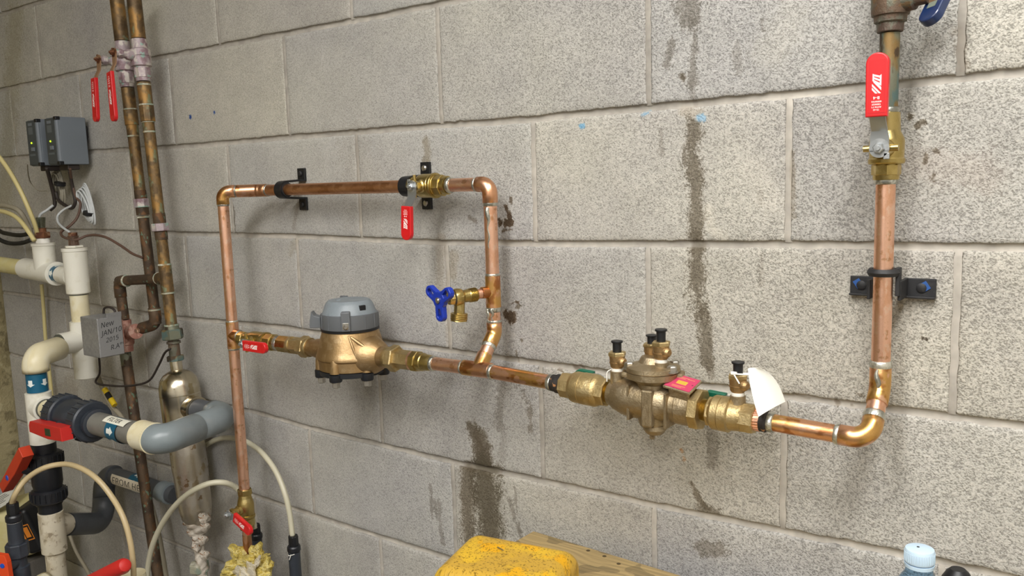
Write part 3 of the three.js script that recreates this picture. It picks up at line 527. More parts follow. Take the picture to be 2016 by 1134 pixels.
// valve on the top run
const byA = V(P(806, 367, ZU).x, runY, ZU), byB = V(P(882, 367, ZU).x, runY, ZU);
{
  const t = thing('ball_valve', 'brass ball valve with hanging red lever on the top copper run', 'valve');
  const C = ballValve(t, byA, byB, ZA, { stem: 0.041, stemAt: 0.5 });
  lever(t, C, ZA, V(-0.05, -1, 0), { len: 0.088, rise: 0.012, start: 0.034, width: 0.0195 });
}
// short leg, elbow, drop with the tap tee, lower tee, run to the backflow preventer
const loA = P(458, 664, ZL), loB = P(942, 727, ZL), loC = P(1700, 864, ZL);   // the lower run dips a little beyond the tee
const loY = X => X < loB.x ? lerp(loA.y, loB.y, (X - loA.x) / (loB.x - loA.x)) : lerp(loB.y, loC.y, (X - loB.x) / (loC.x - loB.x));
const dropX = tapEl.x, kneeD = V(dropX, P(966, 655, ZU).y, ZU), teeL = V(P(942, 724, ZL).x, 0, ZL); teeL.y = loY(teeL.x);
const loD = loB.clone().sub(loA).normalize(), loR = loC.clone().sub(loB).normalize();
const adaptL = V(P(1088, 748, ZL).x, 0, ZL); adaptL.y = loY(adaptL.x);
const meterR = V(P(850, 712, ZL).x, 0, ZL); meterR.y = loY(meterR.x);
{
  const t = thing('copper_bypass_pipe', 'copper pipe dropping from the upper elbow through a tap tee to the lower tee', 'pipe');
  part(t, 'pipe', rod(byB.clone().addScaledVector(XA, 0.0005), tapEl.clone().addScaledVector(XA, -0.015), R34), M.copper);
  part(t, 'elbow', sweep(bendPts(tapEl, XA.clone().negate(), 0.024, UP.clone().negate(), 0.03, 0.016), RF), M.copperBurnt);
  const yA = P(964, 543, ZU).y, yB = P(967, 604, ZU).y, yS = P(966, 574, ZU).y;
  part(t, 'pipe', rod(tapEl.clone().addScaledVector(UP, -0.02), V(dropX, yA - 0.01, ZU), R34), M.copper);
  part(t, 'tee', [rev(V(dropX, yB, ZU), UP, [[0, RF], [yA - yB, RF]]), rev(V(dropX, yS, ZU), V(-0.5, 0, 1), [[0, 0.0098], [0.021, 0.0096]])], M.copperBurnt);
  part(t, 'pipe', rod(V(dropX, yB + 0.01, ZU), kneeD.clone(), R34), M.copper);
  const out = teeL.clone().sub(kneeD).normalize();
  part(t, 'elbow', sweep(bendPts(kneeD, UP, 0.018, out, 0.024, 0.02), RF), M.copperBurnt);
  part(t, 'pipe', rod(kneeD.clone().addScaledVector(out, 0.01), teeL, R34), M.copper);
  part(t, 'tee', [rev(teeL, loD, [[-0.03, RF], [0.025, RF]]), rev(teeL, out.clone().negate(), [[0, RF], [0.028, RF]])], M.copperBurnt, 'copper tee set at a slant');
  part(t, 'pipe', rod(meterR.clone().addScaledVector(loD, -0.01), teeL.clone().addScaledVector(loD, -0.01), R34), M.copper);
  part(t, 'pipe', rod(teeL.clone().addScaledVector(loR, 0.01), adaptL, R34), M.copperBurnt);
  const so = []; const dn = UP.clone().negate();
  solderAt(so, byB, XA, 0.005, R34 * 1.12, 0.008); solderAt(so, tapEl, XA, -0.027); solderAt(so, tapEl, dn, 0.031, R34, 0.009); solderAt(so, V(dropX, yA, ZU), UP, 0.002); solderAt(so, V(dropX, yB, ZU), dn, 0.003, R34, 0.01); solderAt(so, kneeD, UP, 0.02); solderAt(so, kneeD, out, 0.026, R34, 0.009); solderAt(so, teeL, loR, 0.027, R34, 0.008); solderAt(so, teeL, loD, -0.032, R34, 0.006); solderAt(so, meterR, loD, 0.003, R34 * 1.08, 0.008); solderAt(so, adaptL, loR, -0.003, R34 * 1.05, 0.008);
  part(t, 'solder_joint', so, M.solder);
  // solder that ran down the pipe
  const runs = []; for (const [y0, y1, a, w] of [[P(968, 408, ZU).y, P(968, 488, ZU).y, -0.35, 0.0036], [P(968, 606, ZU).y, P(968, 648, ZU).y, 0.25, 0.0028], [P(968, 606, ZU).y, P(968, 640, ZU).y, -0.5, 0.003]]) {
    const pts = []; for (let i = 0; i <= 12; i++) { const aa = a + Math.sin(i * 1.3) * 0.12 + Math.PI / 2; pts.push(V(dropX + Math.cos(aa + 0.1) * R34 * 0.98, lerp(y0, y1, i / 12), ZU + Math.sin(aa + 0.1) * R34 * 0.98)); }
    runs.push(sweep(pts, u => w * (1.1 - u) * (0.7 + 0.3 * Math.sin(u * 9)) + 0.0004, 8));
  }
  for (const g of runs) part(t, 'solder_drip', g, M.solder);
}
// hose tap with blue three-armed wheel
{
  const t = thing('hose_tap', 'brass hose tap with blue three-armed wheel on the copper drop', 'tap');
  const yS = P(966, 574, ZU).y, A = V(dropX, yS, ZU), d = V(-0.5, -0.06, 1).normalize();
  const ax = { A, d, p: k => A.clone().addScaledVector(d, k) };
  part(t, 'tailpiece', rod(ax.p(0.0215), ax.p(0.034), 0.008), M.copper);
  const th = [[0.03, 0.0105]]; for (let i = 0; i < 5; i++) th.push([0.032 + i * 0.0022, 0.0118], [0.0331 + i * 0.0022, 0.0105]); th.push([0.0435, 0.0115]);
  part(t, 'body', [rev(A, d, [...th, [0.045, 0.0105], [0.054, 0.0102], [0.058, 0.0135], [0.064, 0.0145], [0.07, 0.0135], [0.072, 0.0105], [0.08, 0.01]], 28, 0.5), hex(A, d, 0.057, 0.066, 0.0125, 0.2), hex(A, d, 0.071, 0.079, 0.0098, 0.1), rev(A, d, [[0.078, 0.005], [0.095, 0.0045]], 16)], M.brass);
  const out = ax.p(0.06), od = V(-0.06, -1, 0.05).normalize(), tp = [[0, 0.0085], [0.026, 0.0088], [0.0265, 0.0135]];
  for (let i = 0; i < 4; i++) tp.push([0.0275 + i * 0.0028, 0.0145], [0.029 + i * 0.0028, 0.0133]); tp.push([0.039, 0.0138], [0.0392, 0.011], [0.03, 0.0105]);
  part(t, 'spout', rev(out, od, tp, 28, 0.5), M.brass, 'threaded brass hose outlet');
  // wheel: three looped arms, facing the camera
  const C = ax.p(0.094), f = d.clone().add(V(0.28, 0.02, 0)).normalize(), rt = UP.clone().cross(f).normalize(), upv = f.clone().cross(rt), sh = new THREE.Shape();
  const AN = [150, 30, 270], N = 120; const R = a => { let r = 0.013; for (const q of AN) { const e = (a - q) * Math.PI / 180, c = Math.cos(e), n = Math.abs(Math.sin(e)); if (c <= 0) continue; for (let k = 0.013; k < 0.034; k += 0.0003) { const p = k * c, w = k * n, lim = p < 0.0255 ? lerp(0.0088, 0.0085, p / 0.0255) : Math.sqrt(Math.max(0, 0.0088 ** 2 - (p - 0.0255) ** 2)); if (w <= lim) r = Math.max(r, k); } } return r; };
  for (let i = 0; i < N; i++) { const a = i / N * 360, r = R(a), x = r * Math.cos(a * Math.PI / 180), y = r * Math.sin(a * Math.PI / 180); i ? sh.lineTo(x, y) : sh.moveTo(x, y); }
  sh.closePath();
  for (const q of AN) { const a = q * Math.PI / 180, u = [Math.cos(a), Math.sin(a)], n = [-u[1], u[0]], h = new THREE.Path(); [[0.0135, -0.0034], [0.0262, -0.006], [0.0295, -0.0035], [0.0305, 0], [0.0295, 0.0035], [0.0262, 0.006], [0.0135, 0.0034]].forEach(([p, w], i) => { const x = u[0] * p + n[0] * w, y = u[1] * p + n[1] * w; i ? h.lineTo(x, y) : h.moveTo(x, y); }); sh.holes.push(h); }
  const g = new THREE.ExtrudeGeometry(sh, { depth: 0.006, bevelEnabled: true, bevelThickness: 0.0016, bevelSize: 0.0008, bevelSegments: 3 }); g.translate(0, 0, -0.003); g.applyQuaternion(basis(rt, upv, f)); g.translate(C.x, C.y, C.z);
  const wh = part(t, 'handwheel', g, M.blue, 'blue three-armed wheel');
  part(wh, 'screw', [rev(C.clone().addScaledVector(f, 0.003), f, [[0, 0.005], [0.0035, 0.005], [0.005, 0.003]], 18)], M.steelBolt);
}
// small valve on the left tee
const lvA = V(riserTop.x + 0.0262, 0, ZL), lvB = V(P(548, 673, ZL).x, 0, ZL); lvA.y = loY(lvA.x); lvB.y = loY(lvB.x);
{
  const t = thing('ball_valve', 'brass ball valve with level red lever before the water meter', 'valve');
  const C = ballValve(t, V(lvA.x, lvA.y, ZL), lvB, ZA, { stem: 0.034, stemAt: 0.46, r: 0.0135, bulge: 0.018 });
  lever(t, C.clone(), V(0, 0.0, 1), loD, { len: 0.088, rise: 0.012, start: 0.02, width: 0.0185 });
  part(t, 'solder_joint', ring(lvB, loD, 0.001, 0.0152, 0.012), M.solder);
}
// drain valve at the foot of the riser
{
  const t = thing('ball_valve', 'small brass drain valve with short red lever above the yellow insulation', 'valve');
  const a = riserAx.p(riserAx.t(P(480, 962, ZL))), b = riserAx.p(riserAx.t(P(485, 1040, ZL)));
  const C = ballValve(t, a, b, V(-0.05, 0, 1), { r: 0.0135, bulge: 0.0175, stem: 0.042, stemAt: 0.48 });
  lever(t, C, V(-0.05, 0, 1), V(1, -0.32, 0), { len: 0.075, rise: -0.006, start: 0.016, width: 0.019 });
  part(t, 'stub_pipe', rod(b, P(486, 1051, ZL), 0.0095), M.copper, 'short copper stub below the valve');
}
// ---------------------------------------------------------------- water meter
const adA0 = V(P(553, 674, ZL).x, 0, ZL); adA0.y = loY(adA0.x);
{
  const mc = V(P(692, 690, ZL).x, 0, ZL); mc.y = loY(mc.x);
  const t = thing('water_meter', 'bronze water meter with round grey plastic register cap', 'meter');
  const prof = [[-0.027, 0.056], [-0.025, 0.0595], [-0.008, 0.0605], [-0.005, 0.0632], [-0.001, 0.0634], [0.002, 0.062], [0.012, 0.059], [0.03, 0.0545], [0.042, 0.0512], [0.0455, 0.05], [0.046, 0.047]];
  const pA = P(606, 680, ZL).x - mc.x, pB = P(772, 700, ZL).x - mc.x, list = [rev(mc, UP, prof, 56, 0.5)];
  // inlet and outlet: flaring necks
  list.push(rev(mc, loD, [[pA, 0.0155], [pA + 0.02, 0.0165], [-0.062, 0.024], [-0.05, 0.034], [-0.035, 0.04]], 32, 0.7), rev(mc, loD, [[0.03, 0.043], [0.05, 0.037], [0.07, 0.027], [pB - 0.025, 0.019], [pB, 0.0165]], 32, 0.7));
  const bg = part(t, 'body', list, M.bronzeBody, 'cast bronze body');
  // rib along the top of the outlet and raised ridge
  part(bg, 'rib', [sweep(smooth([mc.clone().add(V(0.034, 0.04, 0.036)), mc.clone().add(V(0.043, 0.02, 0.036)), mc.clone().add(V(0.05, 0.0, 0.034))], 16), u => 0.0026), sweep(smooth([mc.clone().add(V(0.036, 0.038, 0.034)), mc.clone().add(V(0.05, 0.026, 0.026)), mc.clone().add(V(pB - 0.03, 0.008, 0.014))], 20), 0.0034)], M.bronzeBody);
  for (const [a, lab] of [[1.3, 0], [0.28, 0], [2.35, 0], [-0.62, 0], [-1.75, 0], [-2.85, 0]]) {
    const c = mc.clone().add(V(Math.cos(a) * 0.056, 0, Math.sin(a) * 0.056));
    part(t, 'bolt_lug', rev(c, UP, [[-0.026, 0.0098], [-0.01, 0.009], [-0.002, 0.0075]], 20), M.bronzeBody);
    part(t, 'bolt', [hex(c, UP, -0.052, -0.041, 0.0062), rev(c, UP, [[-0.0425, 0.0085], [-0.04, 0.0085]], 20)], M.steelBolt, 'steel hex bolt');
    part(t, 'plate_lug', rev(c, UP, [[-0.041, 0.0105], [-0.039, 0.0115], [-0.028, 0.0115]], 22), M.blackPlastic);
  }
  part(t, 'bottom_plate', rev(mc, UP, [[-0.036, 0.057], [-0.0345, 0.06], [-0.0265, 0.06]], 48), M.blackPlastic, 'black bottom plate');
  const mk = mc.clone().add(V(0, 0.0075, 0));
  part(t, 'gasket', rev(mk, UP, [[0.0365, 0.0525], [0.0412, 0.0528]], 48), M.black);
  const cap = part(t, 'register_cap', [rev(mk, UP, [[0.0405, 0.0518], [0.0425, 0.0525], [0.067, 0.0512], [0.0675, 0.0492]], 56, 0.5)], M.meterGreyDark, 'grey plastic collar');
  const tilt = V(-0.06, 1, -0.02).normalize();
  part(cap, 'dome', rev(mk.clone().add(V(0, 0.0, 0)), UP, [[0.066, 0.0494], [0.068, 0.0485], [0.084, 0.0425], [0.0875, 0.04], [0.0905, 0.037], [0.0915, 0.031], [0.0905, 0.02], [0.0907, 0]], 56, 0.5), M.meterGrey, 'paler grey domed top');
  const lugA = 0.88, lc = mk.clone().add(V(Math.cos(lugA) * 0.0525, 0.058, Math.sin(lugA) * 0.0525)), ln = V(Math.cos(lugA), 0, Math.sin(lugA)), lr = UP.clone().cross(ln);
  part(cap, 'seal_lug', [box(lc, 0.016, 0.034, 0.006, 0.0015, basis(lr, UP, ln)), box(lc.clone().add(V(0, 0.011, 0)).addScaledVector(ln, -0.004), 0.016, 0.014, 0.01, 0.002, basis(lr, UP, ln))], M.meterGreyDark);
  part(cap, 'seal_screw', [rev(lc.clone().add(V(0, -0.009, 0)).addScaledVector(ln, 0.003), ln, [[0, 0.0042], [0.002, 0.0042], [0.0036, 0.0026]], 18), box(lc.clone().add(V(0, -0.0075, 0)).addScaledVector(ln, 0.003), 0.011, 0.012, 0.0016, 0.0006, basis(lr, UP, ln))], M.steelBolt);
  for (let i = 0; i < 14; i++) { const a = i / 14 * 6.283 + 0.2, c = mk.clone().add(V(Math.cos(a) * 0.0517, 0.054, Math.sin(a) * 0.0517)); if (Math.abs(a - lugA) < 0.3) continue; part(cap, 'rib', box(c, 0.0022, 0.024, 0.0022, 0.0006, basis(UP.clone().cross(V(Math.cos(a), 0, Math.sin(a))), UP, V(Math.cos(a), 0, Math.sin(a)))), M.meterGreyDark); }
  const ha = 2.5, hn = V(Math.cos(ha), 0, Math.sin(ha)), hc = mk.clone().add(V(Math.cos(ha) * 0.058, 0.056, Math.sin(ha) * 0.058)), hr = UP.clone().cross(hn);
  { const s2 = new THREE.Shape(); s2.moveTo(-0.006, -0.013); s2.lineTo(0.012, -0.013); s2.lineTo(0.011, 0.001); s2.lineTo(0.0085, 0.014); s2.lineTo(0.0045, 0.0075); s2.lineTo(-0.006, 0.004); s2.closePath();
    const g = new THREE.ExtrudeGeometry(s2, { depth: 0.02, bevelEnabled: true, bevelSize: 0.001, bevelThickness: 0.001, bevelSegments: 2 }); g.translate(0, 0, -0.01); g.applyQuaternion(basis(hn, UP, hn.clone().cross(UP))); g.translate(hc.x, hc.y, hc.z); part(cap, 'hinge_tab', g, M.meterGreyDark); }
  part(cap, 'hinge_tab', [box(mk.clone().add(V(-0.034, 0.0885, -0.02)), 0.014, 0.009, 0.01, 0.002)], M.meterGreyDark);
  part(cap, 'notch', box(mk.clone().add(V(0.0425, 0.0795, 0.0085)), 0.012, 0.009, 0.006, 0.001, new THREE.Quaternion().setFromAxisAngle(UP, 1.35)), M.black);
  part(cap, 'finger_tab', rev(mk.clone().add(V(-0.012, 0.09, 0.014)), UP, [[0, 0.006], [0.002, 0.004]], 20), M.meterGrey);
}
function coupling(name, label, list, A) {           // brass pieces strung on the lower run: [[kind, x0, x1, r], ...]
  const t = thing(name, label, 'fitting'); let n = 0;
  for (const [nm, kind, px0, py0, px1, py1, r, mat] of list) {
    const a = V(P(px0, py0, ZL).x, 0, ZL), b = V(P(px1, py1, ZL).x, 0, ZL); a.y = loY(a.x); b.y = loY(b.x); const L = a.distanceTo(b);
    if (kind === 'hex') part(t, nm, hex(a, loD, 0, L, r, 0.25, 0.0016), mat);
    else if (kind === 'oct') part(t, nm, hex(a, loD, 0, L, r, 0.2, 0.001, 8), mat);
    else if (kind === 'thread') { const p = []; const k = Math.max(3, Math.round(L / 0.0018)); for (let i = 0; i < k; i++) p.push([L * i / k, r], [L * (i + 0.5) / k, r - 0.0011]); p.push([L, r]); part(t, nm, rev(a, loD, p, 30, 0.3), mat); }
    else if (kind === 'cone') part(t, nm, rev(a, loD, [[0, r[0]], [L * 0.35, r[0]], [L * 0.4, (r[0] + r[1]) / 2], [L * 0.95, r[1]], [L, r[1] * 0.96]], 30, 0.5), mat);
    else part(t, nm, rev(a, loD, [[0, r * 0.97], [L * 0.1, r], [L * 0.9, r], [L, r * 0.97]], 30), mat);
  }
  return t;
}
coupling('meter_coupling', 'brass union fittings joining the red-levered valve to the water meter', [
  ['tailpiece', 'cyl', 547, 673, 560, 675, 0.0128, M.brass], ['adapter', 'oct', 552, 673, 572, 677, 0.0155, M.brass], ['adapter_face', 'cyl', 571, 676, 577, 677, 0.0165, M.brassCast],
  ['hex_sleeve', 'hex', 576, 677, 598, 681, 0.0142, M.brassCast], ['union_nut', 'hex', 594, 680, 606, 682, 0.0182, M.brassCast], ['collar', 'cyl', 605, 681, 612, 683, 0.0185, M.brassCast]]);
coupling('meter_coupling', 'brass union fittings between the water meter and the copper tee', [
  ['collar', 'cyl', 762, 700, 771, 701, 0.019, M.brassCast], ['union_nut', 'hex', 770, 701, 783, 703, 0.0205, M.brassCast], ['hex_sleeve', 'hex', 780, 702, 812, 708, 0.0145, M.brassCast], ['sealing_face', 'cyl', 810, 707, 815, 708, 0.0165, M.copper], ['adapter', 'oct', 814, 708, 825, 710, 0.0168, M.brass], ['reducer', 'cone', 824, 709, 852, 713, [0.0155, 0.0132], M.brass]]);

// ---------------------------------------------------------------- backflow preventer
const bk = (px, py) => { const v = V(P(px, py, ZL).x, 0, ZL); v.y = loY(v.x); return v; };
const greenLever = (t, C, s, l) => lever(t, C, s, l, { sleeve: M.green, metal: M.zinc, print: false, len: 0.042, rise: 0.003, start: 0.01, width: 0.022 });
{
  const t = thing('backflow_preventer', 'bronze backflow preventer with two ball valves and four capped test cocks', 'valve assembly');
  const q0 = bk(1108, 752), T = (px, py) => bk(px, py).sub(q0).dot(loR);
  const X = [1108, 1128, 1132, 1180, 1183, 1196, 1206, 1236, 1308, 1368, 1384, 1396, 1404, 1441, 1464, 1488].map(p => T(p, lerp(752, 828, (p - 1108) / 380)));
  // first shutoff
  const v1 = part(t, 'shutoff_body', [hex(q0, loR, X[0], X[2], 0.0178, 0.2, 0.0015, 8), rev(q0, loR, [[X[1], 0.0205], [X[2], 0.0225], [X[2] + 0.002, 0.0232], [lerp(X[2], X[3], 0.34), 0.0232], [lerp(X[2], X[3], 0.36), 0.0224], [lerp(X[2], X[3], 0.38), 0.0237], [lerp(X[2], X[3], 0.9), 0.0237], [X[3], 0.022], [X[4], 0.0195]], 40, 0.4), hex(q0, loR, X[3], X[5], 0.0195, 0.1, 0.0015, 8)], M.brassCast);
  const th = (a, b, r) => { const p = [], k = 8; for (let i = 0; i < k; i++) p.push([lerp(a, b, i / k), r], [lerp(a, b, (i + 0.5) / k), r - 0.0012]); p.push([b, r]); return rev(q0, loR, p, 32, 0.3); };
  part(t, 'thread', [th(X[5], X[6], 0.0162)], M.brass);
  const cz = V(0, 0, 0);
  // main casting
  const mid = T(1286, 788), mc = q0.clone().addScaledVector(loR, mid);
  const body = part(t, 'body', [
    rev(q0, loR, [[X[6] - 0.004, 0.0165], [X[6], 0.018], [X[6] + 0.005, 0.019], [X[6] + 0.006, 0.0215], [X[7] - 0.004, 0.0265], [X[7] + 0.01, 0.0282], [X[8] - 0.012, 0.0282], [X[8], 0.0262], [X[8] + 0.004, 0.0248], [lerp(X[8], X[9], 0.5), 0.0244], [lerp(X[8], X[9], 0.53), 0.0254], [X[9], 0.0254]], 44, 0.4),
    rev(mc, UP, [[-0.034, 0.019], [-0.026, 0.0215], [0, 0.0225], [0.026, 0.0225], [0.031, 0.028], [0.0355, 0.0335]], 44, 0.5),
    box(mc.clone().add(V(0.004, -0.004, 0.0245)), 0.016, 0.052, 0.012, 0.003),
    box(mc.clone().add(V(-0.026, 0, 0.001)), 0.004, 0.05, 0.052, 0.0015), box(mc.clone().add(V(0.031, -0.004, 0.001)), 0.004, 0.05, 0.056, 0.0015)], M.bronze, 'cast bronze check valve body');
  part(body, 'flange', [rev(mc, UP, [[0.033, 0.0335], [0.0345, 0.0372], [0.0425, 0.0375], [0.0432, 0.0355]], 48, 0.5), box(mc.clone().add(V(0, 0.0385, 0)), 0.086, 0.008, 0.03, 0.004, new THREE.Quaternion().setFromAxisAngle(UP, 0.35))], M.bronze);
  part(body, 'bonnet', [rev(mc, UP, [[0.0432, 0.0366], [0.0442, 0.0375], [0.0495, 0.037], [0.051, 0.0345], [0.0525, 0.0275], [0.0545, 0.0225], [0.0555, 0.02], [0.0625, 0.0165], [0.0635, 0.0155]], 44, 0.5)], M.bronze, 'round bolted bonnet');
  for (const a of [2.55, 0.35, -0.9, 4.0]) { const c = mc.clone().add(V(Math.cos(a) * 0.035, 0.047, Math.sin(a) * 0.035 * 0.8)); part(body, 'bonnet_bolt', [hex(c, UP, 0, 0.008, 0.006, 0.2), rev(c, UP, [[-0.001, 0.0085], [0.0008, 0.0085]], 20)], M.steelBolt); }
  const bot = mc.clone().add(V(0.004, -0.034, 0.004));
  part(body, 'drain_plug', [rev(bot, UP.clone().negate(), [[-0.002, 0.016], [0.004, 0.0165], [0.009, 0.013], [0.011, 0.011]], 28, 0.5), box(bot.clone().add(V(-0.004, -0.014, 0)), 0.007, 0.012, 0.006, 0.002)], M.bronze);
  // outlet hex, thread, second shutoff
  part(t, 'outlet_nut', hex(q0, loR, X[9] - 0.002, X[10], 0.0262, 0.15, 0.0015, 8), M.brassCast);
  part(t, 'thread', th(X[10], X[11] + 0.002, 0.0155), M.brass, 'shiny brass thread');
  part(t, 'shutoff_body', [hex(q0, loR, X[11], X[12] + 0.002, 0.0192, 0.1, 0.0015, 8), rev(q0, loR, [[X[12] - 0.002, 0.0195], [X[12] + 0.001, 0.022], [X[12] + 0.003, 0.0232], [lerp(X[12], X[13], 0.46), 0.0232], [lerp(X[12], X[13], 0.48), 0.0224], [lerp(X[12], X[13], 0.5), 0.0234], [X[13] - 0.002, 0.0234], [X[13], 0.0205], [X[14], 0.019]], 40, 0.4), hex(q0, loR, X[14] - 0.003, X[15], 0.0182, 0.2, 0.0015, 8)], M.brassCast);
  // levers behind the shutoffs
  for (const k of [(X[2] + X[3]) / 2, (X[12] + X[13]) / 2]) {
    const c = q0.clone().addScaledVector(loR, k), s = V(0, 0.16, -1).normalize(); part(t, 'stem', rev(c, s, [[0.015, 0.008], [0.033, 0.0075]], 20), M.brass);
    greenLever(t, c.clone().addScaledVector(s, 0.034), s, loR.clone().negate());
  }
  // test cocks
  const cock = (base, h, o = {}) => {
    const b = base.clone(), u = UP, k = h;
    const stub = part(t, 'test_port', rev(b, u, [[-0.012, 0.0105], [0.013 * k, 0.01], [0.0135 * k, 0.0085]], 24), M.bronze);
    part(t, 'thread_tape', rev(b, u, [[0.0125 * k, 0.0078], [0.014 * k, 0.0086], [0.0185 * k, 0.0086], [0.0195 * k, 0.0075]], 24), M.white, 'white thread tape');
    const c = part(t, 'test_cock', [rev(b, u, [[0.0185 * k, 0.0075], [0.022 * k, 0.0098], [0.029 * k, 0.0107], [0.0295 * k, 0.0114], [0.031 * k, 0.0114], [0.0315 * k, 0.0107], [0.042 * k, 0.0114], [0.043 * k, 0.0105]], 28, 0.4), rev(b.clone().addScaledVector(u, 0.033 * k), V(0.9, 0, 0.35).normalize(), [[0.006, 0.0075], [0.0135, 0.0066], [0.0165, 0.004]], 20)], M.testcock);
    part(c, 'hex_top', hex(b, u, 0.042 * k, 0.0505 * k, 0.0113, 0.3), M.brassCast);
    part(c, 'cap', rev(b, u, [[0.049 * k, 0.0062], [0.068 * k, 0.0064], [0.0685 * k, 0.0082], [0.071 * k, 0.0085], [0.072 * k, 0.0078]], 28, 0.4), M.black, 'black plastic dust cap');
  };
  const b1 = q0.clone().addScaledVector(loR, T(1216, 770)).add(V(0, 0.0245, 0)); cock(b1, 0.75);
  const b3 = mc.clone().add(V(0.0165, 0.0475, 0.008)); cock(b3, 0.79);
  const b2 = mc.clone().add(V(-0.009, 0.05, -0.015)); cock(b2, 0.56);
  const b4 = q0.clone().addScaledVector(loR, (X[13] + X[14]) / 2).add(V(0.0, 0.0175, 0)); cock(b4, 0.77);
  // strings of thread tape
  part(t, 'tape_end', sweep(smooth([b1.clone().add(V(-0.008, 0.012, 0.004)), b1.clone().add(V(-0.013, 0.008, 0.006)), b1.clone().add(V(-0.014, -0.006, 0.006))], 12), 0.0009, 6), M.white);
  part(t, 'tape_end', sweep(smooth([b3.clone().add(V(-0.006, 0.012, 0.006)), b3.clone().add(V(-0.013, 0.011, 0.008)), b3.clone().add(V(-0.017, 0.006, 0.008))], 12), 0.0009, 6), M.white);
  // name plate on a tilted boss
  const pc = q0.clone().addScaledVector(loR, T(1346, 790)).add(V(0.003, 0.0355, 0.011)), n = V(0.1, 1, 0.36).normalize(), rr = V(1, 0, 0).addScaledVector(n, -n.x).normalize(), ff = rr.clone().cross(n);
  const qb = new THREE.Quaternion().setFromAxisAngle(n, -0.12).multiply(basis(rr, n, ff));
  const boss = part(t, 'plate_boss', [box(pc.clone().addScaledVector(n, -0.002), 0.041, 0.004, 0.034, 0.0015, qb), box(pc.clone().addScaledVector(n, -0.01).addScaledVector(ff, 0.012), 0.03, 0.018, 0.006, 0.002, qb), box(pc.clone().addScaledVector(n, -0.014).addScaledVector(ff, -0.006), 0.026, 0.024, 0.022, 0.003, qb)], M.bronze);
  const plate = canvasTex(256, 192, (x, w, h) => { x.fillStyle = '#b83a5c'; x.fillRect(0, 0, w, h); x.fillStyle = '#c9a83c'; x.fillRect(78, 74, 100, 48); x.strokeStyle = '#a58a30'; x.lineWidth = 3; for (let i = 0; i < 4; i++) { x.beginPath(); x.moveTo(86, 84 + i * 10); x.lineTo(170, 84 + i * 10); x.stroke(); } x.fillStyle = '#c98a5a'; for (const [a, b, c] of [[40, 24, 120], [40, 40, 90], [150, 30, 70], [60, 146, 130], [60, 162, 100]]) x.fillRect(a, b, c, 7); x.fillStyle = '#6a2a3c'; x.beginPath(); x.arc(24, 96, 8, 0, 7); x.arc(232, 96, 8, 0, 7); x.fill(); });
  const qp = planeQuad(V(0, 0, 0), XA, UP, 0.038, 0.031); qp.rotateX(-Math.PI / 2); qp.applyQuaternion(qb); { const c = pc.clone().addScaledVector(n, 0.0004); qp.translate(c.x, c.y, c.z); }
  part(boss, 'name_plate', qp, std({ map: plate, roughness: 0.45 }), 'magenta name plate with gold lettering');
}
// threaded copper adapters on both sides
{
  const a = bk(1086, 747), b = bk(1112, 752), t = thing('copper_adapter', 'copper adapter smeared with black pipe dope at the first shutoff', 'fitting');
  const L = a.distanceTo(b); part(t, 'sleeve', rev(a, loR, [[0, 0.0125], [L * 0.4, 0.0134], [L * 0.45, 0.0146], [L, 0.0146]], 30, 0.5), M.flux); part(t, 'solder_joint', ring(a, loR, 0, 0.0128, 0.006), M.solder);
}
const rightCorner = bk(1702, 853), adR0 = bk(1486, 826), adR1 = bk(1513, 831);
{
  const t = thing('copper_adapter', 'ribbed copper adapter with dark collar beyond the second shutoff', 'fitting'), L = adR0.distanceTo(adR1), p = [];
  for (let i = 0; i < 22; i++) { const a = i / 22 * 6.283; p.push(box(adR0.clone().addScaledVector(loR, L * 0.25).add(V(0, Math.cos(a) * 0.0138, Math.sin(a) * 0.0138)), L * 0.4, 0.0016, 0.0022, 0.0005, new THREE.Quaternion().setFromAxisAngle(XA, a))); }
  part(t, 'ribbed_collar', [rev(adR0, loR, [[-0.003, 0.0135], [L * 0.5, 0.0135]]), ...p], M.copper); part(t, 'sleeve', rev(adR0, loR, [[L * 0.48, 0.0142], [L * 0.85, 0.0146], [L, 0.0128]], 30, 0.5), M.flux, 'dark sleeve');
}
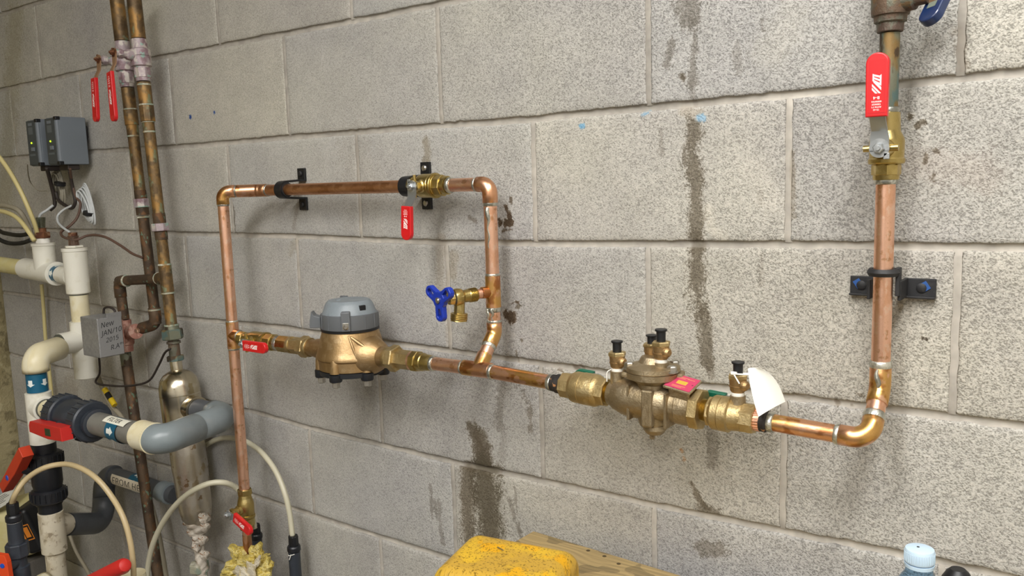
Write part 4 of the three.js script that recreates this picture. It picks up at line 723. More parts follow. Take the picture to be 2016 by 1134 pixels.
{
  const t = thing('copper_supply_pipe', 'copper pipe sweeping up from the lower run to the right red-levered valve', 'pipe');
  const vx = P(1740, 500, ZU).x, knee = V(vx, P(1729, 764, ZU).y, ZU), top = V(vx, P(1746, 352, ZU).y, ZU);
  rightCorner.x = vx; rightCorner.y = loY(vx); rightCorner.z = ZL; const up = knee.clone().sub(rightCorner).normalize();
  part(t, 'pipe', rod(adR1.clone().addScaledVector(loR, -0.008), rightCorner.clone().addScaledVector(loR, -0.02), R34), M.copperBurnt);
  part(t, 'elbow', sweep(bendPts(rightCorner, loR.clone().negate(), 0.034, up, 0.03, 0.02), RF), M.copperBurnt, 'golden heat-tinted elbow');
  part(t, 'pipe', rod(rightCorner.clone().addScaledVector(up, 0.02), knee, R34), M.copper);
  part(t, 'elbow', sweep(bendPts(knee, up.clone().negate(), 0.022, UP, 0.028, 0.024), RF), M.copperBurnt);
  part(t, 'pipe', rod(knee.clone().addScaledVector(UP, 0.01), top, R34), M.copper);
  const so = []; solderAt(so, adR1, loR, 0.003, R34 * 1.08, 0.009); solderAt(so, rightCorner, loR, -0.036, R34 * 1.06, 0.007); solderAt(so, rightCorner, up, 0.032, R34 * 1.06, 0.011); solderAt(so, knee, UP, 0.03, R34 * 1.06, 0.01); solderAt(so, top, UP, -0.002, R34 * 1.12, 0.009);
  part(t, 'solder_joint', so, M.solder);
  const pts = []; for (let i = 0; i <= 14; i++) { const y = 0.026 - i * 0.0036, a = 1.62 + Math.sin(i * 0.9) * 0.12; pts.push(V(vx + Math.cos(a) * RF * 0.99, knee.y + y, ZU + Math.sin(a) * RF * 0.99 + (y < -0.006 ? (-y - 0.006) * 0.9 : 0))); }
  part(t, 'solder_drip', sweep(pts, u => 0.0026 * (0.5 + 0.7 * Math.abs(Math.sin(u * 6))), 8), M.solder);
}
{ // big valve on the right
  const vx = P(1740, 500, ZU).x, a = V(vx, P(1746, 354, ZU).y, ZU), b = V(vx, P(1752, 222, ZU).y, ZU);
  const t = thing('ball_valve', 'brass ball valve with upright red lever on the supply pipe', 'valve');
  const ax = Axis(a, b), L = ax.L;
  part(t, 'body', [rev(a, UP, [[0, 0.0142], [L * 0.02, 0.0148], [L * 0.23, 0.0152], [L * 0.24, 0.0195], [L * 0.26, 0.0205], [L * 0.31, 0.0205], [L * 0.33, 0.0192], [L * 0.45, 0.0195], [L * 0.58, 0.0195], [L * 0.62, 0.0188], [L * 0.72, 0.0148], [L * 0.75, 0.0146], [L * 0.9, 0.0142], [L, 0.0136]], 36, 0.45), hex(a, UP, L * 0.07, L * 0.23, 0.0152, 0.25, 0.001, 8)], M.brass);
  const sc = ax.p(L * 0.47);
  part(t, 'stem', [rev(sc, ZA, [[0.014, 0.0125], [0.025, 0.0115], [0.03, 0.009], [0.036, 0.0085]], 26), rod(sc.clone().add(V(-0.019, 0, 0.03)), sc.clone().add(V(0.019, 0, 0.03)), 0.004, 14)], M.brass);
  lever(t, sc.clone().add(V(0, 0, 0.038)), V(0, 0, 1), UP, { len: 0.104, rise: 0.016, start: 0.036, width: 0.022 });
}
{ // older pipe and valve above
  const vx = P(1740, 500, ZU).x, y0 = P(1752, 226, ZU).y, y1 = P(1757, 63, ZU).y, t = thing('aged_supply_pipe', 'aged greenish copper pipe below the old bronze valve', 'pipe');
  part(t, 'pipe', rod(V(vx, y0 + 0.001, ZU), V(vx, y1 - 0.001, ZU), R34 * 0.99), M.copperGreen);
  part(t, 'solder_joint', ring(V(vx, y0, ZU), UP, 0.005, R34 * 1.1, 0.008), M.solder);
  const v = thing('bronze_valve', 'old brown bronze valve with dark blue lever at the top of the pipe', 'valve'), B = V(vx, y1, ZU), s = V(1, 0, 0.3).normalize();
  part(v, 'body', [rev(B, UP, [[0, 0.0138], [0.001, 0.0145], [0.011, 0.0148], [0.0115, 0.0175], [0.0185, 0.0182], [0.019, 0.0205], [0.022, 0.0212], [0.04, 0.0215], [0.06, 0.0215], [0.065, 0.0175], [0.09, 0.0165]], 36, 0.4), hex(B, UP, 0.0105, 0.019, 0.0165, 0.25, 0.001, 8), rev(B.clone().add(V(0, 0.032, 0)), s, [[0.008, 0.013], [0.028, 0.0115], [0.03, 0.008], [0.044, 0.0072]], 26)], M.bronzeOld);
  part(v, 'stub_pipe', rod(B.clone().add(V(0, 0.088, 0)), B.clone().add(V(0, 0.5, 0)), 0.0111), M.copperGreen);
  const h0 = P(1834, 30, ZU + 0.02), h1 = P(1868, -42, ZU - 0.012), l = h1.clone().sub(h0).normalize(), n = V(-0.55, 0, 1).addScaledVector(l, -V(-0.55, 0, 1).dot(l)).normalize(), w = n.clone().cross(l), hub = B.clone().add(V(0, 0.032, 0)).addScaledVector(s, 0.04);
  const h = part(v, 'handle', [strip([hub.clone().addScaledVector(s, -0.004), hub.clone().addScaledVector(s, 0.006), h0.clone().addScaledVector(l, 0.012), h0.clone().addScaledVector(l, 0.03)], w, 0.012, 0.003)], M.rusty, 'rusty lever');
  const sh = new THREE.Shape(), hw = 0.0105, LL = 0.055; sh.moveTo(LL, -hw); sh.lineTo(hw, -hw); sh.absarc(hw, 0, hw, -Math.PI / 2, Math.PI / 2, true); sh.lineTo(LL, hw); sh.closePath();
  const g = new THREE.ExtrudeGeometry(sh, { depth: 0.007, bevelEnabled: true, bevelThickness: 0.002, bevelSize: 0.002, bevelSegments: 3, curveSegments: 14 }); g.translate(-hw, 0, -0.0035); g.applyQuaternion(basis(l, w, n)); g.translate(h0.x, h0.y, h0.z);
  part(h, 'sleeve', g, M.navy, 'dark blue vinyl grip');
  part(h, 'sticker', planeQuad(h0.clone().addScaledVector(l, 0.014).addScaledVector(n, 0.0058), w.clone().negate(), l, 0.011, 0.014), std({ color: 0x6c7468, roughness: 0.6 }), 'worn pale patch');
}
// ---------------------------------------------------------------- pipe hangers
function hanger(label, wallPx, pipeP, axis, vertical) {
  const t = thing('pipe_hanger', label, 'pipe hanger'), c = P(wallPx[0], wallPx[1], 0), along = vertical ? XA : UP;
  const plate = (o, lx, ly) => box(c.clone().addScaledVector(along, o).add(V(0, 0, 0.0025)), lx, ly, 0.004, 0.0012);
  return { t, c, along, plate };
}
for (const [px, label] of [[598, 'black pipe standoff near the copper elbow on the top run'], [842, 'black pipe standoff behind the brass valve on the top run']]) {
  const { t, c, plate } = hanger(label, [px, 369], null);
  const pc = V(c.x, runY, ZU), z0 = 0.002; c.y = runY;
  for (const s of [-1, 1]) { part(t, 'foot', box(V(c.x, runY + s * 0.029, 0.003), 0.022, 0.026, 0.005, 0.001), M.black); const bc = V(c.x - 0.001, runY + s * 0.031, 0.0055); part(t, 'screw', rev(bc, ZA, [[0, 0.0055], [0.0016, 0.0055], [0.003, 0.0036]], 18), px > 700 ? M.steelBolt : M.blackDull); }
  const pts = [V(c.x, runY + 0.018, z0), V(c.x, runY + 0.0175, 0.02), V(c.x, runY + 0.0155, ZU)]; for (let i = 1; i < 12; i++) { const a = Math.PI / 2 - i / 12 * Math.PI; pts.push(V(c.x, runY + Math.sin(a) * 0.0155, ZU + Math.cos(a) * 0.0155)); } pts.push(V(c.x, runY - 0.0155, ZU), V(c.x, runY - 0.0175, 0.02), V(c.x, runY - 0.018, z0));
  part(t, 'strap', strip(pts, XA, 0.019, 0.004), M.black); part(t, 'cushion', rev(V(c.x, runY, ZU), XA, [[-0.0115, R34 + 0.0005], [-0.0115, 0.0142], [0.0115, 0.0142], [0.0115, R34 + 0.0005]], 28), M.blackDull);
}
{
  const { t, c } = hanger('black pipe standoff on the vertical supply pipe', [1755, 563], null); const vx = P(1740, 500, ZU).x, y = c.y; c.x = vx;
  for (const [s, w] of [[-1, 0.03], [1, 0.034]]) { part(t, 'foot', [box(V(vx + s * 0.034, y, 0.003), w, 0.023, 0.005, 0.001), box(V(vx + s * 0.034, y - 0.0115, 0.006), w, 0.003, 0.012, 0.001)], M.blackDull); part(t, 'screw', rev(V(vx + s * 0.035, y, 0.0055), ZA, [[0, 0.006], [0.0016, 0.006], [0.003, 0.0036]], 18), M.blackDull); part(t, 'tape', box(V(vx + s * 0.039, y + 0.002, 0.0062), 0.009, 0.011, 0.0015, 0.0005, new THREE.Quaternion().setFromAxisAngle(ZA, 0.6)), std({ color: 0x24508f, roughness: 0.6 }), 'scrap of blue tape'); }
  for (const s of [-1, 1]) part(t, 'post', box(V(vx + s * 0.0175, y, 0.024), 0.004, 0.024, 0.042, 0.001), M.blackDull);
  const ry = P(1742, 536, ZU).y; part(t, 'ring', [rev(V(vx, ry, ZU), UP, [[-0.004, R34 + 0.0004], [-0.0045, 0.0165], [0, 0.0188], [0.0045, 0.0165], [0.004, R34 + 0.0004]], 36, 0.9)], M.blackDull, 'rubber lined ring');
  part(t, 'post', box(V(vx + 0.016, (y + ry) / 2, 0.044), 0.005, Math.abs(ry - y) + 0.012, 0.012, 0.001), M.blackDull);
}
// ---------------------------------------------------------------- paper tag and its tie
{
  const t = thing('paper_tag', 'blank white paper tag curling beside the last test cock', 'tag'), pts = [[1474, 723], [1494, 723], [1520, 742], [1546, 791], [1494, 819], [1476, 772], [1480, 745]];
  const o = P(1500, 765, 0.125), e1 = P(1540, 765, 0.122).sub(P(1460, 765, 0.132)).normalize(), e2 = UP.clone().addScaledVector(e1, -UP.dot(e1)).normalize(), n = e1.clone().cross(e2);
  const loc = pts.map(([x, y]) => { const d = P(x, y, 0.125).sub(o); return new THREE.Vector2(d.dot(e1), d.dot(e2)); });
  const q = (a, b, c, u) => a.clone().multiplyScalar((1 - u) ** 2).addScaledVector(b, 2 * u * (1 - u)).addScaledVector(c, u * u), N = 16, pos = [], idx = [];
  const lower = u => q(loc[0], new THREE.Vector2(loc[5].x + 0.002, loc[5].y), loc[4], u), upper = u => q(loc[1], new THREE.Vector2(loc[2].x + 0.006, loc[2].y + 0.006), loc[3], u);
  for (const side of [0, 1]) for (let i = 0; i <= N; i++) for (let k = 0; k <= N; k++) { const p = lower(i / N).lerp(upper(i / N), k / N), z = p.x * p.x * 4 + (k / N - 0.5) ** 2 * 0.012 - (side ? 0.0007 : 0), w = o.clone().addScaledVector(e1, p.x).addScaledVector(e2, p.y).addScaledVector(n, z); pos.push(w.x, w.y, w.z); }
  const S = (N + 1) * (N + 1), quad = (a, b, c, d) => idx.push(a, b, c, a, c, d);
  for (let i = 0; i < N; i++) for (let k = 0; k < N; k++) { const a = i * (N + 1) + k; quad(a, a + N + 1, a + N + 2, a + 1); quad(S + a, S + a + 1, S + a + N + 2, S + a + N + 1); }
  for (let i = 0; i < N; i++) { const e = N + 1; for (const f of [j => j, j => N * e + j, j => j * e, j => j * e + N]) quad(f(i), f(i + 1), S + f(i + 1), S + f(i)); }
  let g = new THREE.BufferGeometry(); g.setAttribute('position', new THREE.Float32BufferAttribute(pos, 3)); g.setIndex(idx); g = creased(g, 0.7); part(t, 'sheet', g, M.paper);
  const z = thing('zip_tie', 'white zip tie looped round the tagged test cock', 'zip tie'), c = P(1463, 735, ZL), lp = []; c.z = ZL; for (let i = 0; i <= 30; i++) { const a = i / 30 * 6.283; lp.push(c.clone().add(V(Math.cos(a) * 0.0135 + 0.004, Math.sin(a + 0.5) * 0.002, Math.sin(a) * 0.0105 + 0.003))); }
  part(z, 'loop', sweep(lp, 0.0012, 8, false), M.white); part(z, 'lock', box(c.clone().add(V(-0.009, 0.001, 0.009)), 0.008, 0.004, 0.004, 0.001), M.white); part(z, 'tail', sweep([c.clone().add(V(-0.009, 0, 0.009)), c.clone().add(V(-0.004, -0.005, 0.0125)), c.clone().add(V(0.0, -0.011, 0.013))], 0.0011, 6), M.white);
}

// ---------------------------------------------------------------- old copper lines on the left
const ZO = 0.07;
const band = (list, A, d, t, r, w, m) => list.push(rev(A, d, [[t - w / 2, r * 0.96], [t - w * 0.4, r], [t + w * 0.4, r], [t + w / 2, r * 0.96]], 28));
function lineFit(pa, pb, z) { const A = P(pa[0], pa[1], z), B = P(pb[0], pb[1], z); return Axis(A, B); }
const oldGrp = 'old copper lines beside the controllers';
const ZOA = 0.042, oA = lineFit([229, -10], [301, 585], ZOA), oB = lineFit([263, -10], [346, 712], ZO);
const oT = (ax, x, y) => ax.t(P(x, y, ax === oA ? ZOA : ZO));
const aElb = oA.p(oT(oA, 305, 638));
{
  const t = thing('old_copper_pipe', 'brown aged copper pipe on the left of the pair, turning into the control valve', 'pipe');
  part(t, 'pipe', rod(oA.A, oA.p(oT(oA, 241, 82) - 0.002), 0.0158), M.copperOld);
  part(t, 'adapter', rod(oA.p(oT(oA, 251, 172) + 0.002), oA.p(oT(oA, 258, 214)), 0.0145), M.copperOld);
  part(t, 'pipe', rod(oA.p(oT(oA, 256, 205)), oA.p(oT(oA, 277, 400)), 0.0128), M.copperOld);
  part(t, 'pipe', rod(oA.p(oT(oA, 279, 425)), aElb, 0.0125), M.copperDark);
  part(t, 'coupling', rod(oA.p(oT(oA, 255, 217)), oA.p(oT(oA, 261, 246)), 0.0155), M.copperOld);
  part(t, 'coupling', rod(oA.p(oT(oA, 260, 243)), oA.p(oT(oA, 264, 268)), 0.0135), M.copperOld);
  part(t, 'union', [hex(oA.A, oA.d, oT(oA, 274, 392), oT(oA, 276, 409), 0.0165, 0.2, 0.001, 8)], M.pinkBrass);
  part(t, 'adapter', [rev(oA.A, oA.d, [[oT(oA, 276, 408), 0.0145], [oT(oA, 277, 424), 0.0145]], 24), rev(oA.A, oA.d, [[oT(oA, 273, 375), 0.0135], [oT(oA, 275, 394), 0.0138]], 24)], M.copperDark);
  const out = P(266, 650, 0.058).sub(aElb).normalize(); part(t, 'elbow', sweep(bendPts(aElb, oA.d.clone().negate(), 0.04, out, 0.05, 0.022), 0.0142), M.copperDark);
  const so = []; for (const [x, y, r] of [[255, 216, 0.0148], [264, 268, 0.014], [279, 428, 0.0148], [302, 610, 0.0146]]) band(so, oA.A, oA.d, oT(oA, x, y), r, 0.004); for (const g of so) part(t, 'solder_joint', g, M.crust);
}
const zone = P(247, 655, ZO);
{
  const t = thing('old_copper_pipe', 'aged copper pipe on the right of the pair, feeding the steel exchanger', 'pipe');
  part(t, 'pipe', rod(oB.A, oB.p(oT(oB, 272, 78) - 0.002), 0.0155), M.copperOld);
  part(t, 'pipe', rod(oB.p(oT(oB, 283, 160) + 0.002), oB.p(oT(oB, 318, 445)), 0.0128), M.copperOld);
  part(t, 'coupling', rod(oB.p(oT(oB, 283, 160) + 0.003), oB.p(oT(oB, 287, 206)), 0.0148), M.copperOld);
  part(t, 'union', hex(oB.A, oB.d, oT(oB, 287, 208), oT(oB, 290, 240), 0.0152, 0.2, 0.001, 8), M.copperOld);
  part(t, 'union', hex(oB.A, oB.d, oT(oB, 313, 440), oT(oB, 315, 455), 0.018, 0.2, 0.001, 8), M.pinkBrass);
  part(t, 'adapter', rod(oB.p(oT(oB, 309, 420)), oB.p(oT(oB, 317, 472)), 0.0138), M.copperDark);
  part(t, 'pipe', rod(oB.p(oT(oB, 317, 470)), oB.p(oT(oB, 342, 655)), 0.0126), M.copperOld);
  const br = oB.p(oT(oB, 326, 548)), brd = P(262, 549, ZO).sub(br).normalize(), el = P(234, 553, ZO);
  part(t, 'tee', [rod(oB.p(oT(oB, 323, 520)), oB.p(oT(oB, 329, 575)), 0.0142), rev(br, brd, [[0, 0.0138], [0.03, 0.0138]], 26)], M.copperOld);
  part(t, 'branch_pipe', rod(br, el, 0.0118), M.copperDark);
  part(t, 'elbow', sweep(bendPts(el, brd.clone().negate(), 0.035, zone.clone().sub(el).normalize(), 0.04, 0.02), 0.014), M.copperDark);
  part(t, 'branch_pipe', rod(el, zone.clone().add(V(0, 0.0335, 0)), 0.0122), M.copperDark);
  part(t, 'union', [hex(oB.A, oB.d, oT(oB, 338, 648), oT(oB, 340, 668), 0.0205, 0.3, 0.002, 6), rev(oB.A, oB.d, [[oT(oB, 338, 638), 0.0145], [oT(oB, 340, 650), 0.0165]], 26)], M.copperGreen);
  part(t, 'nipple', [rod(oB.p(oT(oB, 340, 665)), oB.p(oT(oB, 344, 700)), 0.0125), rev(oB.A, oB.d, [[oT(oB, 341, 672), 0.0155], [oT(oB, 341, 676), 0.0155]], 24)], M.bronzeOld);
  part(t, 'union', [hex(oB.A, oB.d, oT(oB, 343, 700), oT(oB, 345, 710), 0.0175, 0.3, 0.001, 8)], M.copperGreen);
  const so = []; for (const [x, y, r] of [[281, 168, 0.0152], [287, 207, 0.0158], [290, 240, 0.014], [293, 260, 0.0135], [321, 521, 0.0146], [329, 577, 0.0148], [338, 640, 0.0162]]) band(so, oB.A, oB.d, oT(oB, x, y), r, 0.004);
  for (const g of so) part(t, 'solder_joint', g, M.crust); part(t, 'solder_joint', ring(br, brd, 0.031, 0.0142, 0.004), M.crust); part(t, 'solder_joint', ring(el, brd, -0.036, 0.0145, 0.004), M.crust);
}
for (const [ax, a, b, st, label, tip] of [[oA, [241, 82], [251, 172], [232, 128], 'corroded ball valve with long red lever on the left old pipe', [191, 237]], [oB, [272, 78], [283, 160], [274, 112], 'corroded ball valve with long red lever on the right old pipe', [228, 236]]]) {
  const t = thing('old_ball_valve', label, 'valve'), A = ax.p(oT(ax, ...a)), L = oT(ax, ...b) - oT(ax, ...a), sc = ax.p(oT(ax, ...st)), s = V(-0.1, 0.05, 1).normalize();
  part(t, 'body', [rev(A, ax.d, [[0, 0.0165], [L * 0.08, 0.0172], [L * 0.22, 0.0165], [L * 0.25, 0.0215], [L * 0.3, 0.0225], [L * 0.4, 0.0225], [L * 0.42, 0.021], [L * 0.6, 0.0215], [L * 0.64, 0.0215], [L * 0.66, 0.0165], [L, 0.0155]], 32, 0.45), hex(A, ax.d, L * 0.68, L * 0.92, 0.0165, 0.2, 0.001, 8)], M.pinkBrass);
  part(t, 'stem', [rev(sc, s, [[0.014, 0.0125], [0.03, 0.0115], [0.033, 0.0085], [0.058, 0.008]], 22), hex(sc, s, 0.04, 0.05, 0.0095)], M.pinkBrass);
  const C = sc.clone().addScaledVector(s, 0.058), tp = P(tip[0], tip[1], C.z + 0.018);
  lever(t, C, s, tp.clone().sub(C), { metal: M.rusty, len: C.distanceTo(tp) + 0.002, rise: 0.012, start: 0.045, width: 0.0205, print: true });
}
// control valve with its metal box
{
  const t = thing('control_valve', 'pinkish brass three way control valve behind the metal box', 'valve');
  part(t, 'body', [rev(zone.clone().add(V(0, 0.032, 0)), UP.clone().negate(), [[0, 0.0155], [0.018, 0.0155], [0.02, 0.0185], [0.06, 0.0185], [0.062, 0.0155], [0.078, 0.015]], 28, 0.5), rev(zone.clone().add(V(0, -0.003, 0)), P(275, 648, ZO).sub(zone).normalize(), [[0, 0.016], [0.03, 0.016], [0.031, 0.0185], [0.05, 0.0185]], 26, 0.5), box(zone.clone().add(V(0.002, 0, 0.015)), 0.036, 0.045, 0.02, 0.004)], M.salmonBrass);
  const oc = P(270, 651, ZO + 0.018); part(t, 'hex_plug', hex(oc, V(0.2, 0, 1).normalize(), -0.004, 0.004, 0.0055, 0.2), M.copper, 'small square copper coloured plug');
  const b = thing('actuator_box', 'folded metal actuator box with handwriting on its face', 'box');
  // the box stands square to the wall: narrow face to the room, lettered face to the side
  const zn = 0.172, zr = 0.113, xe = P(194, 665, zn).x, yt = P(191, 628, zn).y, yb = P(198, 706, zn).y, hgt = yt - yb, wx = 0.078, cy = (yt + yb) / 2, dz = zn - zr;
  part(b, 'shell', box(V(xe - wx / 2, cy, (zn + zr) / 2), wx, hgt, dz, 0.0025), M.aluminium);
  part(b, 'flange', box(V(xe - 0.0012, yt + 0.003, (zn + zr) / 2 - 0.012), 0.0022, 0.012, dz * 0.6, 0.001), M.aluminium);
  const tex = canvasTex(256, 400, (x, w, h) => {
    x.fillStyle = '#9b9b9b'; x.fillRect(0, 0, w, h); for (let i = 0; i < 500; i++) { const r = ((i * 7919) % 997) / 997, q = ((i * 104729) % 991) / 991; x.fillStyle = i % 2 ? '#a3a3a3' : '#939393'; x.fillRect(q * w, r * h, 14, 2); }
    x.fillStyle = '#26262a'; x.strokeStyle = '#26262a'; x.save(); x.rotate(-0.12);
    for (const [s, a, b2, z] of [['New', 10, 96, 74], ['JAN/10', 2, 182, 74], ['2015', 34, 262, 66], ['R.A°°', 66, 352, 70]]) { x.font = `italic ${z}px sans-serif`; x.fillText(s, a, b2); }
    x.restore();
  });
  part(b, 'handwriting', planeQuad(V(xe + 0.0003, cy, (zn + zr) / 2), V(0, 0, -1), UP, dz * 0.93, hgt * 0.95), std({ map: tex, metalness: 0.5, roughness: 0.5 }), 'marker writing on the metal face');
  part(b, 'mounting_plate', box(V(xe - 0.03, cy, zr - 0.003), 0.05, hgt * 0.75, 0.004, 0.001), M.salmonBrass);
}
{ // pipe down from the control valve
  const t = thing('old_drop_pipe', 'dark aged copper pipe descending from the control valve to the floor', 'pipe'), A = P(246, 692, ZO), B = P(313, 1150, 0.105); const d = B.clone().sub(A).normalize();
  part(t, 'pipe', rod(A.clone().addScaledVector(d, -0.005), A.clone().addScaledVector(d, A.y / -d.y - 0.002), 0.0128), M.copperDark);
  part(t, 'patina_patch', rev(A, d, [[0.0, 0.0131], [0.035, 0.0131]], 24), M.copperGreen, 'green patina at the top');
}
// capillary cables
const cable = (name, label, pts, r, mat, n = 70) => { const t = thing(name, label, 'cable'); part(t, 'sheath', sweep(smooth(pts.map(p => P(...p)), n), r, 10), mat); return t; };
const tubing = (name, label, pts, r, mat, n = 70) => { const t = thing(name, label, 'tube'); part(t, 'wall', sweep(smooth(pts.map(p => P(...p)), n), r, 14), mat); return t; };
cable('sensor_cable', 'thin brown cable looping from the metal box to the exchanger fitting', [[195, 704, 0.11], [196, 735, 0.1], [188, 752, 0.1], [215, 759, 0.1], [268, 758, 0.095], [295, 748, 0.09], [312, 720, 0.085], [325, 694, 0.09], [335, 687, 0.098]], 0.0026, M.wireDark);
cable('loop_cable', 'short dark cable loop above the metal box', [[204, 620, 0.12], [205, 608, 0.12], [216, 605, 0.12], [226, 612, 0.12], [227, 622, 0.12]], 0.0028, M.wireDark, 30);

// ---------------------------------------------------------------- steel heat exchanger
const ZE = 0.065, exA = P(346, 712, ZE), exB = P(388, 1022, ZE), ex = Axis(exA, exB);
const eT = (x, y) => ex.t(P(x, y, ZE));
{
  const t = thing('heat_exchanger', 'tall tarnished stainless exchanger vessel with white scale at its foot', 'heat exchanger');
  part(t, 'neck', rev(exA, ex.d, [[eT(345, 710), 0.0135], [eT(347, 730), 0.0135]], 30), M.stainless);
  part(t, 'shell', rev(exA, ex.d, [[eT(347, 728), 0.0145], [eT(347, 731), 0.022], [eT(348, 736), 0.032], [eT(349, 746), 0.041], [eT(350, 760), 0.0448], [eT(352, 775), 0.0455], [eT(360, 838), 0.0455], [eT(363, 858), 0.0435]], 44, 0.5), M.stainless, 'polished upper shell');
  part(t, 'weld_seam', rev(exA, ex.d, [[eT(352, 775) - 0.0012, 0.0458], [eT(352, 775) + 0.0012, 0.0458]], 44), M.stainless);
  part(t, 'lower_shell', rev(exA, ex.d, [[eT(363, 858), 0.04], [eT(372, 920), 0.0405], [eT(373, 925), 0.0395], [eT(385, 1000), 0.037], [eT(388, 1018), 0.033], [eT(389, 1030), 0.022]], 44, 0.5), M.stainlessScaled, 'scaled lower shell');
  // crust of scale at the foot
  const r2 = rng(71), pts = [P(384, 1010, ZE), P(390, 1040, ZE), P(390, 1070, ZE), P(396, 1100, ZE), P(399, 1150, ZE)].map(p => p), cur = smooth(pts, 160), nz = r2();
  const lump = (u, a) => 0.5 + 0.28 * Math.sin(u * 37 + 2 * (a || 0)) + 0.22 * Math.sin(u * 71 - 3 * (a || 0) + 1) + 0.15 * Math.sin(u * 23 + 5 * (a || 0));
  part(t, 'scale_crust', sweep(cur, (u, a) => lerp(0.031, 0.013, sstep(0, 0.4, u)) * (0.8 + 0.3 * lump(u, a)), 32), M.scale, 'lumpy white mineral scale');
  for (const [x, y, s] of [[372, 1012, 0.012], [402, 1020, 0.013], [382, 1032, 0.012], [404, 1036, 0.011], [376, 1048, 0.01], [400, 1062, 0.011], [386, 1078, 0.01], [404, 1092, 0.011]]) { const g = new THREE.IcosahedronGeometry(s, 2), p = g.attributes.position, c = P(x, y, ZE + 0.012); for (let i = 0; i < p.count; i++) { const v = V(p.getX(i), p.getY(i), p.getZ(i)), q = 1 + 0.2 * Math.sin(v.x * 300 + s * 9e3) * Math.sin(v.y * 260) + 0.1 * Math.sin(v.z * 420); p.setXYZ(i, v.x * q, v.y * q, v.z * q); } g.computeVertexNormals(); g.translate(c.x, c.y, c.z); part(t, 'scale_lump', g, M.scale); }
  part(t, 'drain_fitting', [hex(P(392, 1108, ZE), UP.clone().negate(), 0, 0.02, 0.02, 0.2), rod(P(396, 1120, ZE), V(P(396, 1120, ZE).x + 0.01, 0.3, ZE), 0.0135)], M.crust, 'corroded grey drain fitting');
  part(t, 'floor_leg', rod(V(P(396, 1120, ZE).x + 0.01, 0.31, ZE), V(P(396, 1120, ZE).x + 0.01, 0.002, ZE), 0.02), M.bronzeOld);
  const pd = V(1, 0, 0).normalize(), pb = P(362, 800, ZE); pb.z = ZE; part(t, 'port', [rev(pb, pd, [[0.015, 0.027], [0.045, 0.027], [0.046, 0.0295], [0.054, 0.0295], [0.055, 0.0252]], 32, 0.5)], M.stainless, 'welded side port');
}
// ---------------------------------------------------------------- plastic pipework on the left
const RP = 0.0216, RSOC = 0.0277, RG = 0.0245, RGS = 0.0302, ZF = 0.26, ZP = 0.1;
const arrowTex = (bg, n, rot) => canvasTex(256, 256, (x, w, h) => { x.fillStyle = bg; x.fillRect(0, 0, w, h); x.fillStyle = '#e8ece8'; for (let i = 0; i < n; i++) { const c = w * (i + 0.5) / n, s = w / n * 0.32; x.beginPath(); [[-0.5, -1.6], [0.5, -1.6], [0.5, 0.4], [1, 0.4], [0, 1.7], [-1, 0.4], [-0.5, 0.4]].forEach(([a, b], k) => { const px = c + a * s, py = h / 2 + b * s * (n > 1 ? 1.0 : 0.7); k ? x.lineTo(px, py) : x.moveTo(px, py); }); x.closePath(); x.fill(); } });
const tealV = std({ map: arrowTex('#0f5a78', 3), roughness: 0.45 });
const tealArrow = canvasTex(256, 512, (x, w, h) => { x.fillStyle = '#0d5570'; x.fillRect(0, 0, w, h); x.fillStyle = '#e4e8e0'; for (let i = 0; i < 3; i++) { const cy = (i + 0.5) * h / 3; x.beginPath(); [[50, -34], [120, -34], [120, -62], [206, 0], [120, 62], [120, 34], [50, 34]].forEach(([a, b], k) => k ? x.lineTo(a, cy + b) : x.moveTo(a, cy + b)); x.closePath(); x.fill(); } });
const tealH = std({ map: tealArrow, roughness: 0.45 });
